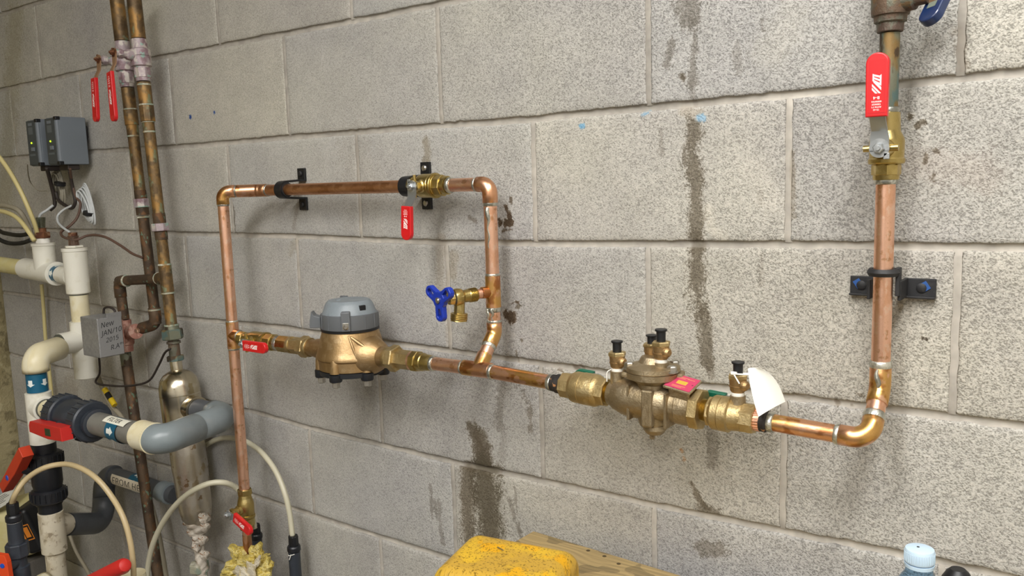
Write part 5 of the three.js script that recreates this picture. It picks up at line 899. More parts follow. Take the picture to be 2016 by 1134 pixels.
{ // upper header: beige pipe, tee with probe, branch into the vertical tee
  const t = thing('pvc_header', 'yellowed plastic header pipe with white tee and arrow band', 'pipe');
  const A = P(-40, 512, ZP), B = P(152, 546, ZP), C = P(90, 526, ZP), ax = Axis(A, B); C.copy(ax.p(ax.t(C)));
  part(t, 'pipe', rod(V(XL + 0.002, A.y, ZP).lerp(A, 0.2), ax.p(ax.t(P(60, 520, ZP))), RP), M.pvcYellow, 'yellowed pipe');
  part(t, 'tee', [rev(ax.A, ax.d, [[ax.t(P(50, 518, ZP)), RSOC], [ax.t(P(106, 529, ZP)), RSOC], [ax.t(P(107, 529, ZP)), RSOC + 0.003], [ax.t(P(112, 531, ZP)), RSOC + 0.003], [ax.t(P(112.5, 531, ZP)), RSOC - 0.003]], 36, 0.5), rev(C, UP, [[0, RSOC - 0.001], [0.068, RSOC - 0.001], [0.069, RSOC + 0.001], [0.075, RSOC + 0.001], [0.076, RSOC - 0.003]], 36, 0.5)], M.pvcWhite, 'white tee');
  part(t, 'pipe', rod(ax.p(ax.t(P(108, 530, ZP))), ax.p(ax.t(P(128, 534, ZP))), RP), M.pvcWhite);
  part(t, 'arrow_band', wrap(ax.A, ax.d, ax.t(P(111, 531, ZP)), ax.t(P(122, 534, ZP)), RP + 0.0006, V(0.3, 0.2, 1), 1.9), tealH, 'teal band with white arrows');
  part(t, 'bushing', rev(ax.A, ax.d, [[ax.t(P(121, 533, ZP)), RP + 0.001], [ax.t(P(130, 535, ZP)), RP + 0.002], [ax.t(P(142, 541, ZP)), RP + 0.002]], 32), M.pvcWhite);
  const top = C.clone().add(V(0, 0.076, 0)); part(t, 'bushing', rev(top, UP, [[-0.004, 0.017], [0.006, 0.0165], [0.012, 0.0145]], 28, 0.5), M.white, 'white tapered bushing');
  const pr = thing('probe_fitting', 'rusty brass probe bushing on the header tee', 'fitting'); part(pr, 'hex_body', hex(top, UP, 0.0125, 0.028, 0.0165, 0.3), M.rusty); part(pr, 'threaded_rim', rev(top, UP, [[0.028, 0.0105], [0.038, 0.0105], [0.039, 0.0085]], 20), M.rusty);
  part(pr, 'glass_sleeve', rev(top, UP, [[0.0385, 0.009], [0.066, 0.012], [0.0665, 0.011], [0.04, 0.008]], 20, 0.5), phy({ color: 0xdadcd6, transmission: 1, roughness: 0.1, thickness: 0, ior: 1.45 }), 'clear sleeve');
}
const vp = Axis(P(149, 488, ZP), P(166, 735, ZP)); const vT = (x, y) => vp.t(P(x, y, ZP));
const brO = P(158, 668, ZP);
{
  const t = thing('pvc_standpipe', 'white and cream plastic standpipe with two tees', 'pipe');
  vp.A.x = P(155, 580, ZP).x; vp.d.set(0, -1, 0);
  part(t, 'tee', [rev(vp.A, vp.d, [[0, RSOC - 0.004], [0.0005, RSOC + 0.002], [0.008, RSOC + 0.002], [0.009, RSOC], [vT(154, 576), RSOC], [vT(154, 578), RSOC - 0.003]], 40, 0.5)], M.pvcWhite, 'white upper tee');
  part(t, 'pipe', rod(vp.p(vT(155, 570)), vp.p(vT(158, 640)), RP), M.pvcBeige, 'cream pipe');
  part(t, 'glue_line', rev(vp.A, vp.d, [[vT(154, 577), RP + 0.0008], [vT(154, 580), RP + 0.0008]], 32), M.glue);
  const bd = V(0.1, -0.02, 1).normalize(), C = vp.p(vT(158, 668));
  part(t, 'tee', [rev(vp.A, vp.d, [[vT(156, 631), RSOC - 0.003], [vT(156, 632), RSOC], [vT(162, 740), RSOC], [vT(162, 741), RSOC - 0.002]], 40, 0.5), rev(C, bd, [[0, RSOC], [0.06, RSOC], [0.061, RSOC - 0.002]], 36, 0.5)], M.pvcWhite, 'white lower tee');
  part(t, 'glue_line', rev(C, bd, [[0.0605, RSOC - 0.001], [0.063, RSOC - 0.001]], 32), M.glue);
  const el = P(66, 682, ZF); el.copy(C.clone().addScaledVector(bd, ZF - ZP)); el.x = P(66, 690, ZF).x;
  const bd2 = el.clone().sub(C).normalize();
  part(t, 'elbow', sweep(bendPts(el, bd2.clone().negate(), 0.085, UP.clone().negate(), 0.036, 0.026, 18), RSOC + 0.0005, 32), M.pvcBeige, 'cream elbow');
  t.userData.el = undefined; brO.copy(el);
}
{ // probe on top of the standpipe
  const t = thing('probe_fitting', 'clear necked probe fitting on the standpipe top', 'fitting'), b = vp.A.clone();
  part(t, 'plug', hex(b, UP, 0.0008, 0.006, 0.019, 0.2), M.pvcWhite); part(t, 'clear_neck', rev(b, UP, [[0.006, 0.0125], [0.022, 0.0115], [0.03, 0.0135], [0.0305, 0.0115], [0.007, 0.011]], 24, 0.5), phy({ color: 0xcdb6a4, transmission: 0.9, roughness: 0.15, thickness: 0, ior: 1.45 })); part(t, 'rusty_cap', rev(b, UP, [[0.028, 0.0105], [0.038, 0.0105]], 20), M.rusty); part(t, 'electrode', rod(b.clone().add(V(0, 0.004, 0)), b.clone().add(V(0, 0.036, 0)), 0.003, 12), M.steelBolt);
}
const fx = brO.x, fy = y => P(78, y, ZF).y;            // the front vertical line
const runA = V(fx, P(85, 803, ZF).y, ZF);              // tee of the horizontal valve
{
  const t = thing('pvc_front_pipe', 'white plastic pipe with teal down-arrow band and branch to the grey valve', 'pipe');
  part(t, 'pipe', rod(brO.clone().add(V(0, -0.0365, 0)), V(fx, fy(771.5), ZF), RP), M.pvcWhite);
  part(t, 'arrow_band', wrap(V(fx, fy(771), ZF), UP, 0, Math.min(fy(732), brO.y - 0.037) - fy(771), RP + 0.0006, V(0.55, 0, 1), 2.2, true), tealV, 'teal band with white down arrows');
  part(t, 'tee', [rev(V(fx, fy(772), ZF), UP.clone().negate(), [[0, RSOC - 0.003], [0.001, RSOC], [fy(772) - fy(868), RSOC], [fy(772) - fy(869), RSOC - 0.003]], 40, 0.5), rev(runA, XA, [[0, RSOC], [0.03, RSOC], [0.031, RSOC - 0.003]], 36, 0.5)], M.pvcWhite, 'white tee');
  part(t, 'stub', rod(runA.clone().add(V(0.026, 0, 0)), runA.clone().add(V(0.0925, 0, 0)), RP), M.pvcBeige, 'cream stub'); part(t, 'glue_line', rev(runA, XA, [[0.0305, RP + 0.001], [0.038, RP + 0.001]], 32), M.glue);
}
// large plastic union ball valves
function unionValve(t, A, d, L, face, lv, hMat, ang, o = {}) {
  if (o.lp) { const a = P(...o.lp[0], o.lp[2]), b = P(...o.lp[1], o.lp[2]); ang = b.clone().sub(a); o.hl = a.distanceTo(b); o.back = o.hl * 0.4; o.hc = a.lerp(b, 0.4); face = ZA.clone(); }
  const r = o.r || 0.034, mat = o.mat || M.slate, C = A.clone().addScaledVector(d, L / 2);
  part(t, 'body', [rev(A, d, [[L * 0.16, r * 0.8], [L * 0.3, r * 0.98], [L * 0.36, r], [L * 0.62, r], [L * 0.68, r * 0.95], [L * 0.84, r * 0.8]], 40, 0.4)], mat);
  for (const [k, a, b] of [[0, 0.02, 0.3], [1, 0.72, 0.98]]) {
    const nut = part(t, 'union_nut', rev(A, d, [[L * a, r * 0.8], [L * a + 0.002, r * 1.0], [L * (a + 0.05), r * 1.14], [L * (b - 0.02), r * 1.16], [L * b, r * 1.08]], 44, 0.4), mat);
    const u = Math.abs(d.y) < 0.9 ? UP.clone() : XA.clone(), e = u.clone().addScaledVector(d, -u.dot(d)).normalize(), f = d.clone().cross(e);
    for (let i = 0; i < 20; i++) { const q = i / 20 * 6.283, n = e.clone().multiplyScalar(Math.cos(q)).addScaledVector(f, Math.sin(q)), c = A.clone().addScaledVector(d, L * (a + b) / 2).addScaledVector(n, r * 1.15); part(nut, 'grip_rib', box(c, 0.003, L * (b - a) * 0.62, 0.005, 0.001, basis(n.clone().cross(d).negate(), d, n.clone().cross(d).negate().cross(d))), mat); }
  }
  const s = face.clone().normalize(); const hq = o.hc || C.clone().addScaledVector(s, r * 1.25); part(t, 'stem', sweep([C.clone().lerp(hq, 0.25), C.clone().lerp(hq, 0.6), hq], 0.013, 20), mat);
  const l = ang.clone().addScaledVector(s, -ang.dot(s)).normalize(), w = s.clone().cross(l), hc = o.hc || C.clone().addScaledVector(s, r * 1.25 + 0.008), kk = o.k || 1, hl = o.hl || 0.075;
  const sh = new THREE.Shape(), a0 = o.back ?? hl * 0.5, a1 = hl - a0; sh.moveTo(-a0, -0.011 * kk); sh.lineTo(a1 - 0.006, -0.012 * kk); sh.lineTo(a1, -0.005 * kk); sh.lineTo(a1, 0.007 * kk); sh.lineTo(0.005, 0.0135 * kk); sh.lineTo(-a0, 0.012 * kk); sh.closePath();
  const g = new THREE.ExtrudeGeometry(sh, { depth: 0.022, bevelEnabled: true, bevelSize: 0.0015, bevelThickness: 0.0015, bevelSegments: 2 }); g.translate(0, 0, -0.008); g.applyQuaternion(basis(l, w, s)); g.translate(hc.x, hc.y, hc.z);
  const h = part(t, 'handle', g, hMat, 'coloured bar handle'); return { h, hc, s, l, w };
}
const gA = runA.clone().add(V(0.09, 0, 0)), GL = 0.16, gEnd = V(P(300, 860, ZF).x, runA.y, ZF);
{
  const t = thing('union_ball_valve', 'dark plastic union ball valve lying level with a red bar handle', 'valve');
  const q = unionValve(t, gA, XA, GL, V(-0.25, -0.05, 1), null, M.redMatte, V(-1, 0.1, -0.1), { r: 0.038, lp: [[134, 852], [72, 839], ZF + 0.05], k: 1.15 });
  part(q.h, 'worn_insert', box(q.hc.clone().addScaledVector(q.s, 0.0155).addScaledVector(q.l, 0.0).addScaledVector(q.w, 0.001), 0.024, 0.016, 0.002, 0.001, basis(q.l, q.w, q.s)), std({ color: 0x2e3a1e, roughness: 0.7 }), 'dark olive insert');
}
{
  const t = thing('grey_pvc_return', 'grey plastic pipe bending back to the exchanger with filter label', 'pipe');
  const s0 = gA.clone().add(V(GL + 0.0005, 0, 0)), c0 = V(P(312, 858, ZF).x, runA.y, ZF - 0.005), port = P(362, 800, ZE), c1b = V(P(463, 825, ZE).x - RGS, port.y, ZE);
  part(t, 'pipe', rod(s0, c0.clone().add(V(-0.03, 0, 0)), RG), M.pvcGreyPipe);
  part(t, 'ribbed_tail', [rev(s0, XA, [[0, RG + 0.006], [0.012, RG + 0.006], [0.014, RG + 0.001]], 32)], M.slate);
  part(t, 'coupling', rev(c0, XA, [[-0.075, RGS - 0.003], [-0.074, RGS], [-0.0275, RGS], [-0.027, RGS + 0.0016], [-0.0235, RGS + 0.0016], [-0.023, RGS - 0.002]], 40, 0.5), M.pvcBeige, 'cream coupling');
  const dd = c1b.clone().sub(c0).normalize(), hl = c0.distanceTo(c1b) / 2;
  part(t, 'elbow', sweep(bendPts(c0, XA.clone().negate(), 0.03, dd, hl, 0.055, 20), RGS, 36), M.pvcGrey, 'glossy grey elbow');
  part(t, 'elbow', sweep(bendPts(c1b, dd.clone().negate(), hl - 0.001, V(-1, 0, 0).normalize(), 0.05, 0.05, 20), RGS - 0.0004, 36), M.pvcGrey, 'glossy grey elbow');
  part(t, 'pipe', rod(c1b.clone().add(V(-0.03, 0, 0)), V(port.x + 0.0563, port.y, ZE), RG), M.pvcGreyDark);
  part(t, 'arrow_band', wrap(s0, XA, P(228, 845, ZF).x - s0.x, P(248, 848, ZF).x - s0.x, RG + 0.0006, V(0.2, 0.15, 1), 1.6), tealH, 'teal band with white arrow');
  const fl = canvasTex(256, 64, (x, w, h) => { x.fillStyle = '#e4e2d2'; x.fillRect(0, 0, w, h); x.fillStyle = '#33332e'; x.font = 'bold 46px sans-serif'; x.fillText('FILTER', 40, 50); });
  const lb = wrap(s0, XA, P(217, 828, ZF).x - s0.x, P(258, 834, ZF).x - s0.x, RG + 0.0007, V(0, 1, 0.35), 0.42);
  part(t, 'text_label', lb, std({ map: fl, roughness: 0.5 }), 'white label lettered FILTER');
}
{ // vertical union valve below the front tee
  const t = thing('union_ball_valve', 'black plastic union ball valve standing upright with an orange-red handle', 'valve'), y0 = fy(868), A = V(fx, y0, ZF), dn = UP.clone().negate();
  part(t, 'adapter', rev(A, dn, [[-0.004, RSOC - 0.001], [0.028, RSOC - 0.001]], 36), M.blackPlastic);
  const q = unionValve(t, A.clone().add(V(0, -0.02, 0)), dn, 0.125, V(-0.45, 0, 1), null, M.redOrange, V(-0.62, -0.8, 0), { r: 0.033, mat: M.blackPlastic, lp: [[54, 888], [16, 960], ZF + 0.055], k: 1.0 });
  part(q.h, 'blue_dot', rev(q.hc.clone().addScaledVector(q.s, 0.0155).addScaledVector(q.l, 0.045), q.s, [[0, 0.0065], [0.001, 0.006]], 22), M.blueDot, 'round blue inlay');
  part(t, 'tail', [rev(A, dn, [[0.135, 0.029], [0.15, 0.0285], [0.151, 0.0255], [y0 - P(108, 1010, ZF).y - 0.0005, 0.0255]], 36, 0.5)], M.blackPlastic);
}
const lowC = V(fx, P(118, 1040, ZF).y, ZF);
{
  const t = thing('pvc_lower_pipe', 'dirty white plastic tee below the black valve running into an elbow', 'pipe'), dn = UP.clone().negate(), y0 = P(108, 1010, ZF).y, y1 = P(120, 1090, ZF).y, y2 = P(125, 1122, ZF).y;
  const kA = P(203, 1030, 0.085), bd = kA.clone().sub(lowC).normalize();
  part(t, 'tee', [rev(V(fx, y0, ZF), dn, [[0, RSOC - 0.002], [0.001, RSOC], [y0 - y1, RSOC], [y0 - y1 + 0.001, RSOC - 0.002]], 40, 0.5), rev(lowC, bd, [[0, RSOC - 0.001], [0.052, RSOC - 0.001], [0.053, RSOC - 0.004]], 36, 0.5)], M.pvcDirty, 'grimy white tee');
  part(t, 'pipe', rod(V(fx, y1 + 0.01, ZF), V(fx, y2 - 0.3, ZF), RP), M.pvcDirty);
  part(t, 'elbow', [sweep(bendPts(V(fx + 0.01, y2 - 0.03, ZF + 0.045), V(-0.2, 0, -1).normalize(), 0.02, V(0.9, -0.35, 0.3).normalize(), 0.08, 0.02), RSOC, 30)], M.pvcBeige, 'cream elbow at the frame edge');
  part(t, 'floor_pipe', rod(V(fx, y2 - 0.29, ZF), V(fx, 0.002, ZF), RP), M.pvcDirty);
  const g = thing('grey_pvc_supply', 'dark grey plastic pipe labelled FROM HEAT curving up to the exchanger', 'pipe');
  const p0 = lowC.clone().addScaledVector(bd, 0.058), k0 = kA.clone(), k1 = P(206, 930, 0.05), k2 = P(336, 972, 0.034);
  const u0 = p0.clone().sub(k0).normalize(), u1 = k1.clone().sub(k0).normalize(), h1 = k0.distanceTo(k1) / 2, u2 = k2.clone().sub(k1).normalize();
  part(g, 'elbow', sweep(bendPts(k0, u0, Math.max(0.02, p0.distanceTo(k0) - 0.002), u1, h1, 0.045, 20), RSOC - 0.0006, 34), M.pvcGreyDark);
  part(g, 'elbow', sweep(bendPts(k1, u1.clone().negate(), h1 - 0.001, u2, 0.045, 0.034, 20), RSOC - 0.001, 34), M.pvcGreyDark);
  part(g, 'pipe', rod(k1.clone().addScaledVector(u2, 0.03), k2.clone().addScaledVector(u2, 0.02), RP), M.pvcGreyDark);
  part(g, 'socket', rev(k1, u2, [[k1.distanceTo(k2) - 0.035, RSOC - 0.002], [k1.distanceTo(k2), RSOC - 0.001], [k1.distanceTo(k2) + 0.001, RSOC - 0.003]], 32), M.pvcGrey);
  const tx = canvasTex(512, 128, (x, w, h) => { x.fillStyle = '#ddd2bc'; x.fillRect(0, 0, w, h); x.fillStyle = '#3a342e'; x.font = '96px sans-serif'; x.fillText('FROM HEAT', 14, 98, 484); });
  const tt = (x, y) => P(x, y, 0.06).sub(k1).dot(u2);
  part(g, 'arrow_band', wrap(k1, u2, tt(252, 950), tt(274, 956), RP + 0.0005, V(-0.2, 0.3, 1), 1.9), tealH, 'teal arrow band');
  part(g, 'text_label', wrap(k1, u2, tt(224, 942), tt(292, 962), RP + 0.0009, V(0.2, 0.02, 1), 0.66), std({ map: tx, roughness: 0.5 }), 'tan label lettered FROM HEAT');
}
// ---------------------------------------------------------------- controllers on their rail
{
  const zf = 0.085;
  const rail = thing('mounting_rail', 'short black slotted rail carrying the two grey controllers', 'rail'), rc = P(150, 262, 0.008); part(rail, 'channel', [box(V(rc.x - 0.06, rc.y, 0.006), 0.22, 0.03, 0.008, 0.001)], M.black); const ce = P(166, 262, 0.01); part(rail, 'clip', [box(V(ce.x - 0.008, ce.y + 0.012, 0.012), 0.03, 0.01, 0.012, 0.002), box(V(ce.x, ce.y + 0.002, 0.011), 0.014, 0.03, 0.006, 0.001), box(V(ce.x - 0.006, ce.y - 0.014, 0.012), 0.034, 0.008, 0.012, 0.002)], M.black);
  [[[74, 234], [80, 234], [82, 326], 'grey controller module with green lamp at the rail end'], [[112, 229], [107, 229], [119, 324], 'grey controller module with green lamp beside the cable coil']].forEach(([a, b, c, label], k) => {
    const t = thing('controller_module', label, 'controller', 'controllers on the rail'), A = P(a[0], a[1], zf), B = P(b[0], b[1], zf), Cc = P(c[0], c[1], zf), w = 0.066, h = A.y - Cc.y;
    const x0 = A.x - w, y1 = A.y, cx = x0 + w / 2, cy = y1 - h / 2;
    part(t, 'case', box(V(cx, cy, zf / 2 + 0.006), w, h, zf - 0.016, 0.003), M.ctlGrey);
    const f = part(t, 'front_panel', box(V(cx - 0.006, cy, zf - 0.001), w - 0.016, h - 0.004, 0.006, 0.002), M.ctlFront, 'dark front panel');
    part(t, 'front_rail', rod(V(cx + w / 2 - 0.006, cy - h / 2 + 0.008, zf - 0.002), V(cx + w / 2 - 0.006, cy + h / 2 - 0.008, zf - 0.002), 0.006, 16), M.ctlGrey, 'rounded edge rail');
    for (const s of [-1, 1]) part(t, 'corner_clip', box(V(cx + w / 2 - 0.006, cy + s * (h / 2 - 0.004), zf - 0.001), 0.014, 0.009, 0.012, 0.002), M.black);
    part(f, 'name_tag', planeQuad(V(cx - 0.008, y1 - h * 0.1, zf + 0.0022), XA, UP, 0.022, 0.007), M.ctlGrey); part(f, 'window', planeQuad(V(cx - 0.008, y1 - h * 0.24, zf + 0.0022), XA, UP, 0.024, 0.018), std({ color: 0x596064, roughness: 0.3 })); part(f, 'key', box(V(cx - 0.002, y1 - h * 0.64, zf + 0.003), 0.016, 0.01, 0.003, 0.001), M.ctlGrey);
    part(f, 'legend', planeQuad(V(cx - 0.008, y1 - h * 0.76, zf + 0.0022), XA, UP, 0.03, 0.005), std({ color: 0x5c6468, roughness: 0.4 }));
    part(f, 'status_led', new THREE.SphereGeometry(0.0024, 12, 8).translate(cx - 0.008, y1 - h * 0.5, zf + 0.002), std({ color: 0x9acd20, emissive: 0xb4e020, emissiveIntensity: 3 }), 'small green lamp');
    part(t, 'terminal_block', box(V(cx + 0.002, y1 - h - 0.006, zf * 0.6), w * 0.7, 0.014, 0.03, 0.002), M.wireDark, 'brown terminal plug');
  });
}
{
  const coil = (label, c, rx, ry, tilt, n, mat, tiePx) => { const t = thing('cable_coil', label, 'cable coil', 'coiled controller cables'); const C = P(...c); for (let k = 0; k < n; k++) { const pts = []; for (let i = 0; i <= 40; i++) { const a = i / 40 * 6.283, s = 1 - k * 0.09; pts.push(C.clone().add(V(Math.cos(a) * rx * s + Math.sin(a) * ry * tilt, Math.sin(a) * ry * s, (k - n / 2) * 0.004 + Math.cos(a + k) * 0.003))); } part(t, 'loop', sweep(pts, 0.0026, 8, false), mat); } part(t, 'tie', rev(P(...tiePx), V(0.3, 1, 0).normalize(), [[-0.004, 0.014], [0.004, 0.014]], 16), M.black, 'black tie'); };
  coil('white cable coil hanging under the right controller', [168, 402, 0.05], 0.022, 0.052, -0.28, 5, M.wireWhite, [175, 420, 0.05]);
  coil('grey cable coil hanging under the left controller', [113, 368, 0.04], 0.024, 0.05, -0.15, 4, M.wireGrey, [118, 362, 0.045]);
  cable('controller_cable', 'dark twisted cable from the left controller', [[92, 330, 0.08], [100, 360, 0.06], [107, 390, 0.05], [107, 405, 0.05], [98, 414, 0.06]], 0.005, M.wireDark, 40);
  cable('controller_cable', 'brown cable from the right controller looping over to the old pipe', [[138, 332, 0.08], [142, 360, 0.06], [150, 388, 0.06], [158, 400, 0.06], [152, 428, 0.07], [136, 446, 0.09], [121, 456, 0.1], [124, 466, 0.11], [150, 472, 0.1], [172, 464, 0.08], [205, 466, 0.07], [235, 482, 0.06], [262, 500, 0.06], [280, 507, 0.06]], 0.0032, M.wireBrown, 120);
  cable('controller_cable', 'dark cable with knot below the right controller', [[137, 336, 0.07], [143, 370, 0.06], [148, 398, 0.06], [143, 409, 0.06], [128, 404, 0.05], [114, 392, 0.05], [110, 378, 0.05]], 0.0042, M.wireDark, 60);
  cable('controller_cable', 'white cable with yellow end into the standpipe probe', [[141, 405, 0.06], [124, 414, 0.07], [114, 424, 0.08], [114, 436, 0.09], [124, 448, 0.1], [137, 457, 0.1]], 0.003, M.wireWhite, 50);
  cable('controller_cable', 'pale cable from the dark knot into the header probe', [[105, 404, 0.055], [92, 414, 0.07], [80, 422, 0.085], [76, 434, 0.095], [76, 446, 0.1], [78, 456, 0.1]], 0.0034, M.wireWhite, 50);
  cable('controller_cable', 'thin grey cable curving from the left controller case', [[54, 324, 0.1], [56, 345, 0.08], [62, 362, 0.06], [74, 374, 0.05], [92, 376, 0.045]], 0.0015, M.wireGrey, 40);
  tubing('drain_tube', 'yellowish plastic tube slanting down to the header probe', [[-10, 298, 0.16], [14, 330, 0.15], [40, 375, 0.14], [58, 415, 0.13], [68, 440, 0.12], [75, 464, 0.11]], 0.0055, M.tubeYellow);
  tubing('drain_tube', 'upper pale plastic tube arching in from the corner', [[-12, 405, 0.12], [15, 406, 0.12], [40, 418, 0.12], [55, 444, 0.105], [66, 474, 0.1]], 0.0062, M.tubeDim);
  tubing('drain_tube', 'lower pale plastic tube arching in from the corner', [[-12, 414, 0.15], [12, 418, 0.15], [35, 430, 0.15], [52, 450, 0.15], [68, 474, 0.145]], 0.0055, M.tubeYellow);
  tubing('black_hose', 'black hose with ties along the corner', [[-14, 440, 0.05], [0, 455, 0.05], [20, 461, 0.05], [40, 463, 0.05], [58, 460, 0.05]], 0.006, M.black); tubing('black_hose', 'lower black hose sagging along the corner', [[-14, 460, 0.05], [0, 472, 0.05], [20, 479, 0.05], [45, 478, 0.05], [62, 472, 0.05]], 0.006, M.blackDull);
  tubing('wall_tube', 'yellowed tube running down the wall behind the header', [[82, 560, 0.02], [86, 610, 0.02], [90, 670, 0.02], [98, 740, 0.02], [104, 800, 0.02]], 0.005, M.tubeYellow);
  tubing('wall_tube', 'pale tube slanting behind the valve with yellow marker sleeve', [[185, 715, 0.05], [200, 760, 0.05], [215, 792, 0.05], [240, 822, 0.05], [262, 870, 0.05], [285, 950, 0.05], [310, 1040, 0.05], [330, 1150, 0.05]], 0.006, M.tubeDim);
  const mk = thing('cable_marker', 'yellow and black marker sleeve on the slanting tube', 'marker'), m0 = P(206, 766, 0.06), m1 = P(226, 798, 0.06), ma = Axis(m0, m1); part(mk, 'yellow_sleeve', rod(m0, m1, 0.0072, 16), M.yellow); part(mk, 'black_band', wrap(m0, ma.d, ma.L * 0.28, ma.L * 0.62, 0.0076, V(0, 0, 1), 2), M.black);
}
// ---------------------------------------------------------------- lower left: tubes, dosing valves, pump
tubing('dosing_tube', 'tan tube arching from the black injector over the lower plastic tee', [[24, 992, 0.4], [30, 973, 0.4], [50, 945, 0.38], [85, 922, 0.355], [120, 914, 0.33], [155, 920, 0.32], [190, 942, 0.31], [220, 978, 0.3], [243, 1020, 0.3], [256, 1065, 0.3], [262, 1110, 0.3], [264, 1160, 0.3]], 0.0056, M.tubeTan, 90);
tubing('dosing_tube', 'milky tube arching behind the drain valve to the lower edge', [[289, 1160, 0.16], [291, 1120, 0.16], [300, 1075, 0.16], [320, 1030, 0.155], [350, 990, 0.15], [385, 963, 0.14], [415, 951, 0.12], [440, 950, 0.1], [462, 958, 0.075], [478, 975, 0.06], [492, 1005, 0.055], [502, 1040, 0.05]], 0.0062, M.tubeWhite, 90);
tubing('dosing_tube', 'pale tube arching down the wall to the black injector sleeve', [[400, 880, 0.01], [425, 866, 0.014], [455, 862, 0.024], [490, 872, 0.035], [520, 896, 0.04], [545, 932, 0.045], [562, 975, 0.05], [570, 1010, 0.05], [576, 1056, 0.05]], 0.0058, M.tubeWhite, 80);
tubing('dosing_tube', 'thin dim tube slanting below the lower tee', [[138, 1055, 0.12], [150, 1085, 0.12], [170, 1120, 0.12], [185, 1150, 0.12]], 0.0048, M.tubeDim, 30);
{
  const inj = (label, px, py, z, len, s = 1) => { const t = thing('dosing_injector', label, 'injector'), A = P(px, py, z), d = V(0, -1, 0); part(t, 'gland', [rev(A, d, [[0, 0.0095 * s], [0.024 * s, 0.0095 * s]], 24), hex(A, d, 0.001, 0.02 * s, 0.0098 * s, 0.1, 0.001, 8)], M.black); part(t, 'nut', rev(A, d, [[0.022 * s, 0.0125 * s], [0.025 * s, 0.0142 * s], [0.033 * s, 0.0142 * s], [0.036 * s, 0.0118 * s]], 26, 0.5), M.blackPlastic); part(t, 'sleeve', rev(A, d, [[0.036 * s, 0.0125 * s], [len, 0.0135 * s]], 26), M.slate, 'slate grey sleeve'); return { t, A, s }; };
  const a = inj('black dosing injector standing alone against the block wall', 577, 1054, 0.05, P(577, 1054, 0.05).y - 0.002, 1); part(a.t, 'tape_scrap', sweep(smooth([a.A.clone().add(V(-0.013, -0.04, 0.003)), a.A.clone().add(V(0, -0.04, 0.0145)), a.A.clone().add(V(0.012, -0.036, 0.009))], 12), 0.0008, 6), M.white); part(a.t, 'tape_end', sweep([a.A.clone().add(V(0.007, -0.036, 0.014)), a.A.clone().add(V(0.002, -0.048, 0.0155))], 0.001, 6), M.white);
  inj('black dosing injector half hidden behind the copper stub', 503, 1032, 0.045, P(503, 1032, 0.045).y - 0.002, 0.95);
  const b = inj('black dosing injector above the orange handled cock', 24, 990, 0.4, 0.09, 1.15); part(b.t, 'tape_ring', rev(b.A, V(0, -1, 0), [[0.04, 0.0138], [0.0445, 0.0138]], 24), M.white);
  const t = thing('dosing_cock', 'small dark plastic cock with upright orange handle and blue dot', 'valve'), A = b.A.clone().add(V(0, -0.088, 0)), d = V(0, -1, 0);
  part(t, 'body', [hex(A, d, 0, 0.03, 0.021, 0.2, 0.002, 8), rev(A, d, [[0.03, 0.0165], [0.05, 0.0165], [0.052, 0.0205], [0.08, 0.0205], [0.082, 0.015], [A.y - 0.002, 0.015]], 26, 0.5), rev(A.clone().add(V(0, -0.04, 0)), V(0.5, 0, 1).normalize(), [[0.01, 0.012], [0.032, 0.01]], 20)], M.slate);
  const s = V(0.5, 0, 1).normalize(), l = V(0.12, -1, 0).normalize(), w = s.clone().cross(l), hc = A.clone().add(V(0.016, -0.022, 0.03)), sh = new THREE.Shape(); sh.moveTo(-0.016, -0.012); sh.lineTo(-0.012, 0.008); sh.lineTo(0.002, 0.011); sh.lineTo(0.065, 0.0075); sh.lineTo(0.065, -0.0075); sh.closePath();
  const g = new THREE.ExtrudeGeometry(sh, { depth: 0.01, bevelEnabled: true, bevelSize: 0.0012, bevelThickness: 0.0012, bevelSegments: 2 }); g.applyQuaternion(basis(l, w, s)); g.translate(hc.x, hc.y, hc.z); const h = part(t, 'handle', g, M.orange, 'orange handle'); part(h, 'blue_dot', rev(hc.clone().addScaledVector(s, 0.0112).addScaledVector(l, 0.008), s, [[0, 0.0052], [0.001, 0.005]], 20), M.blueDot);
}
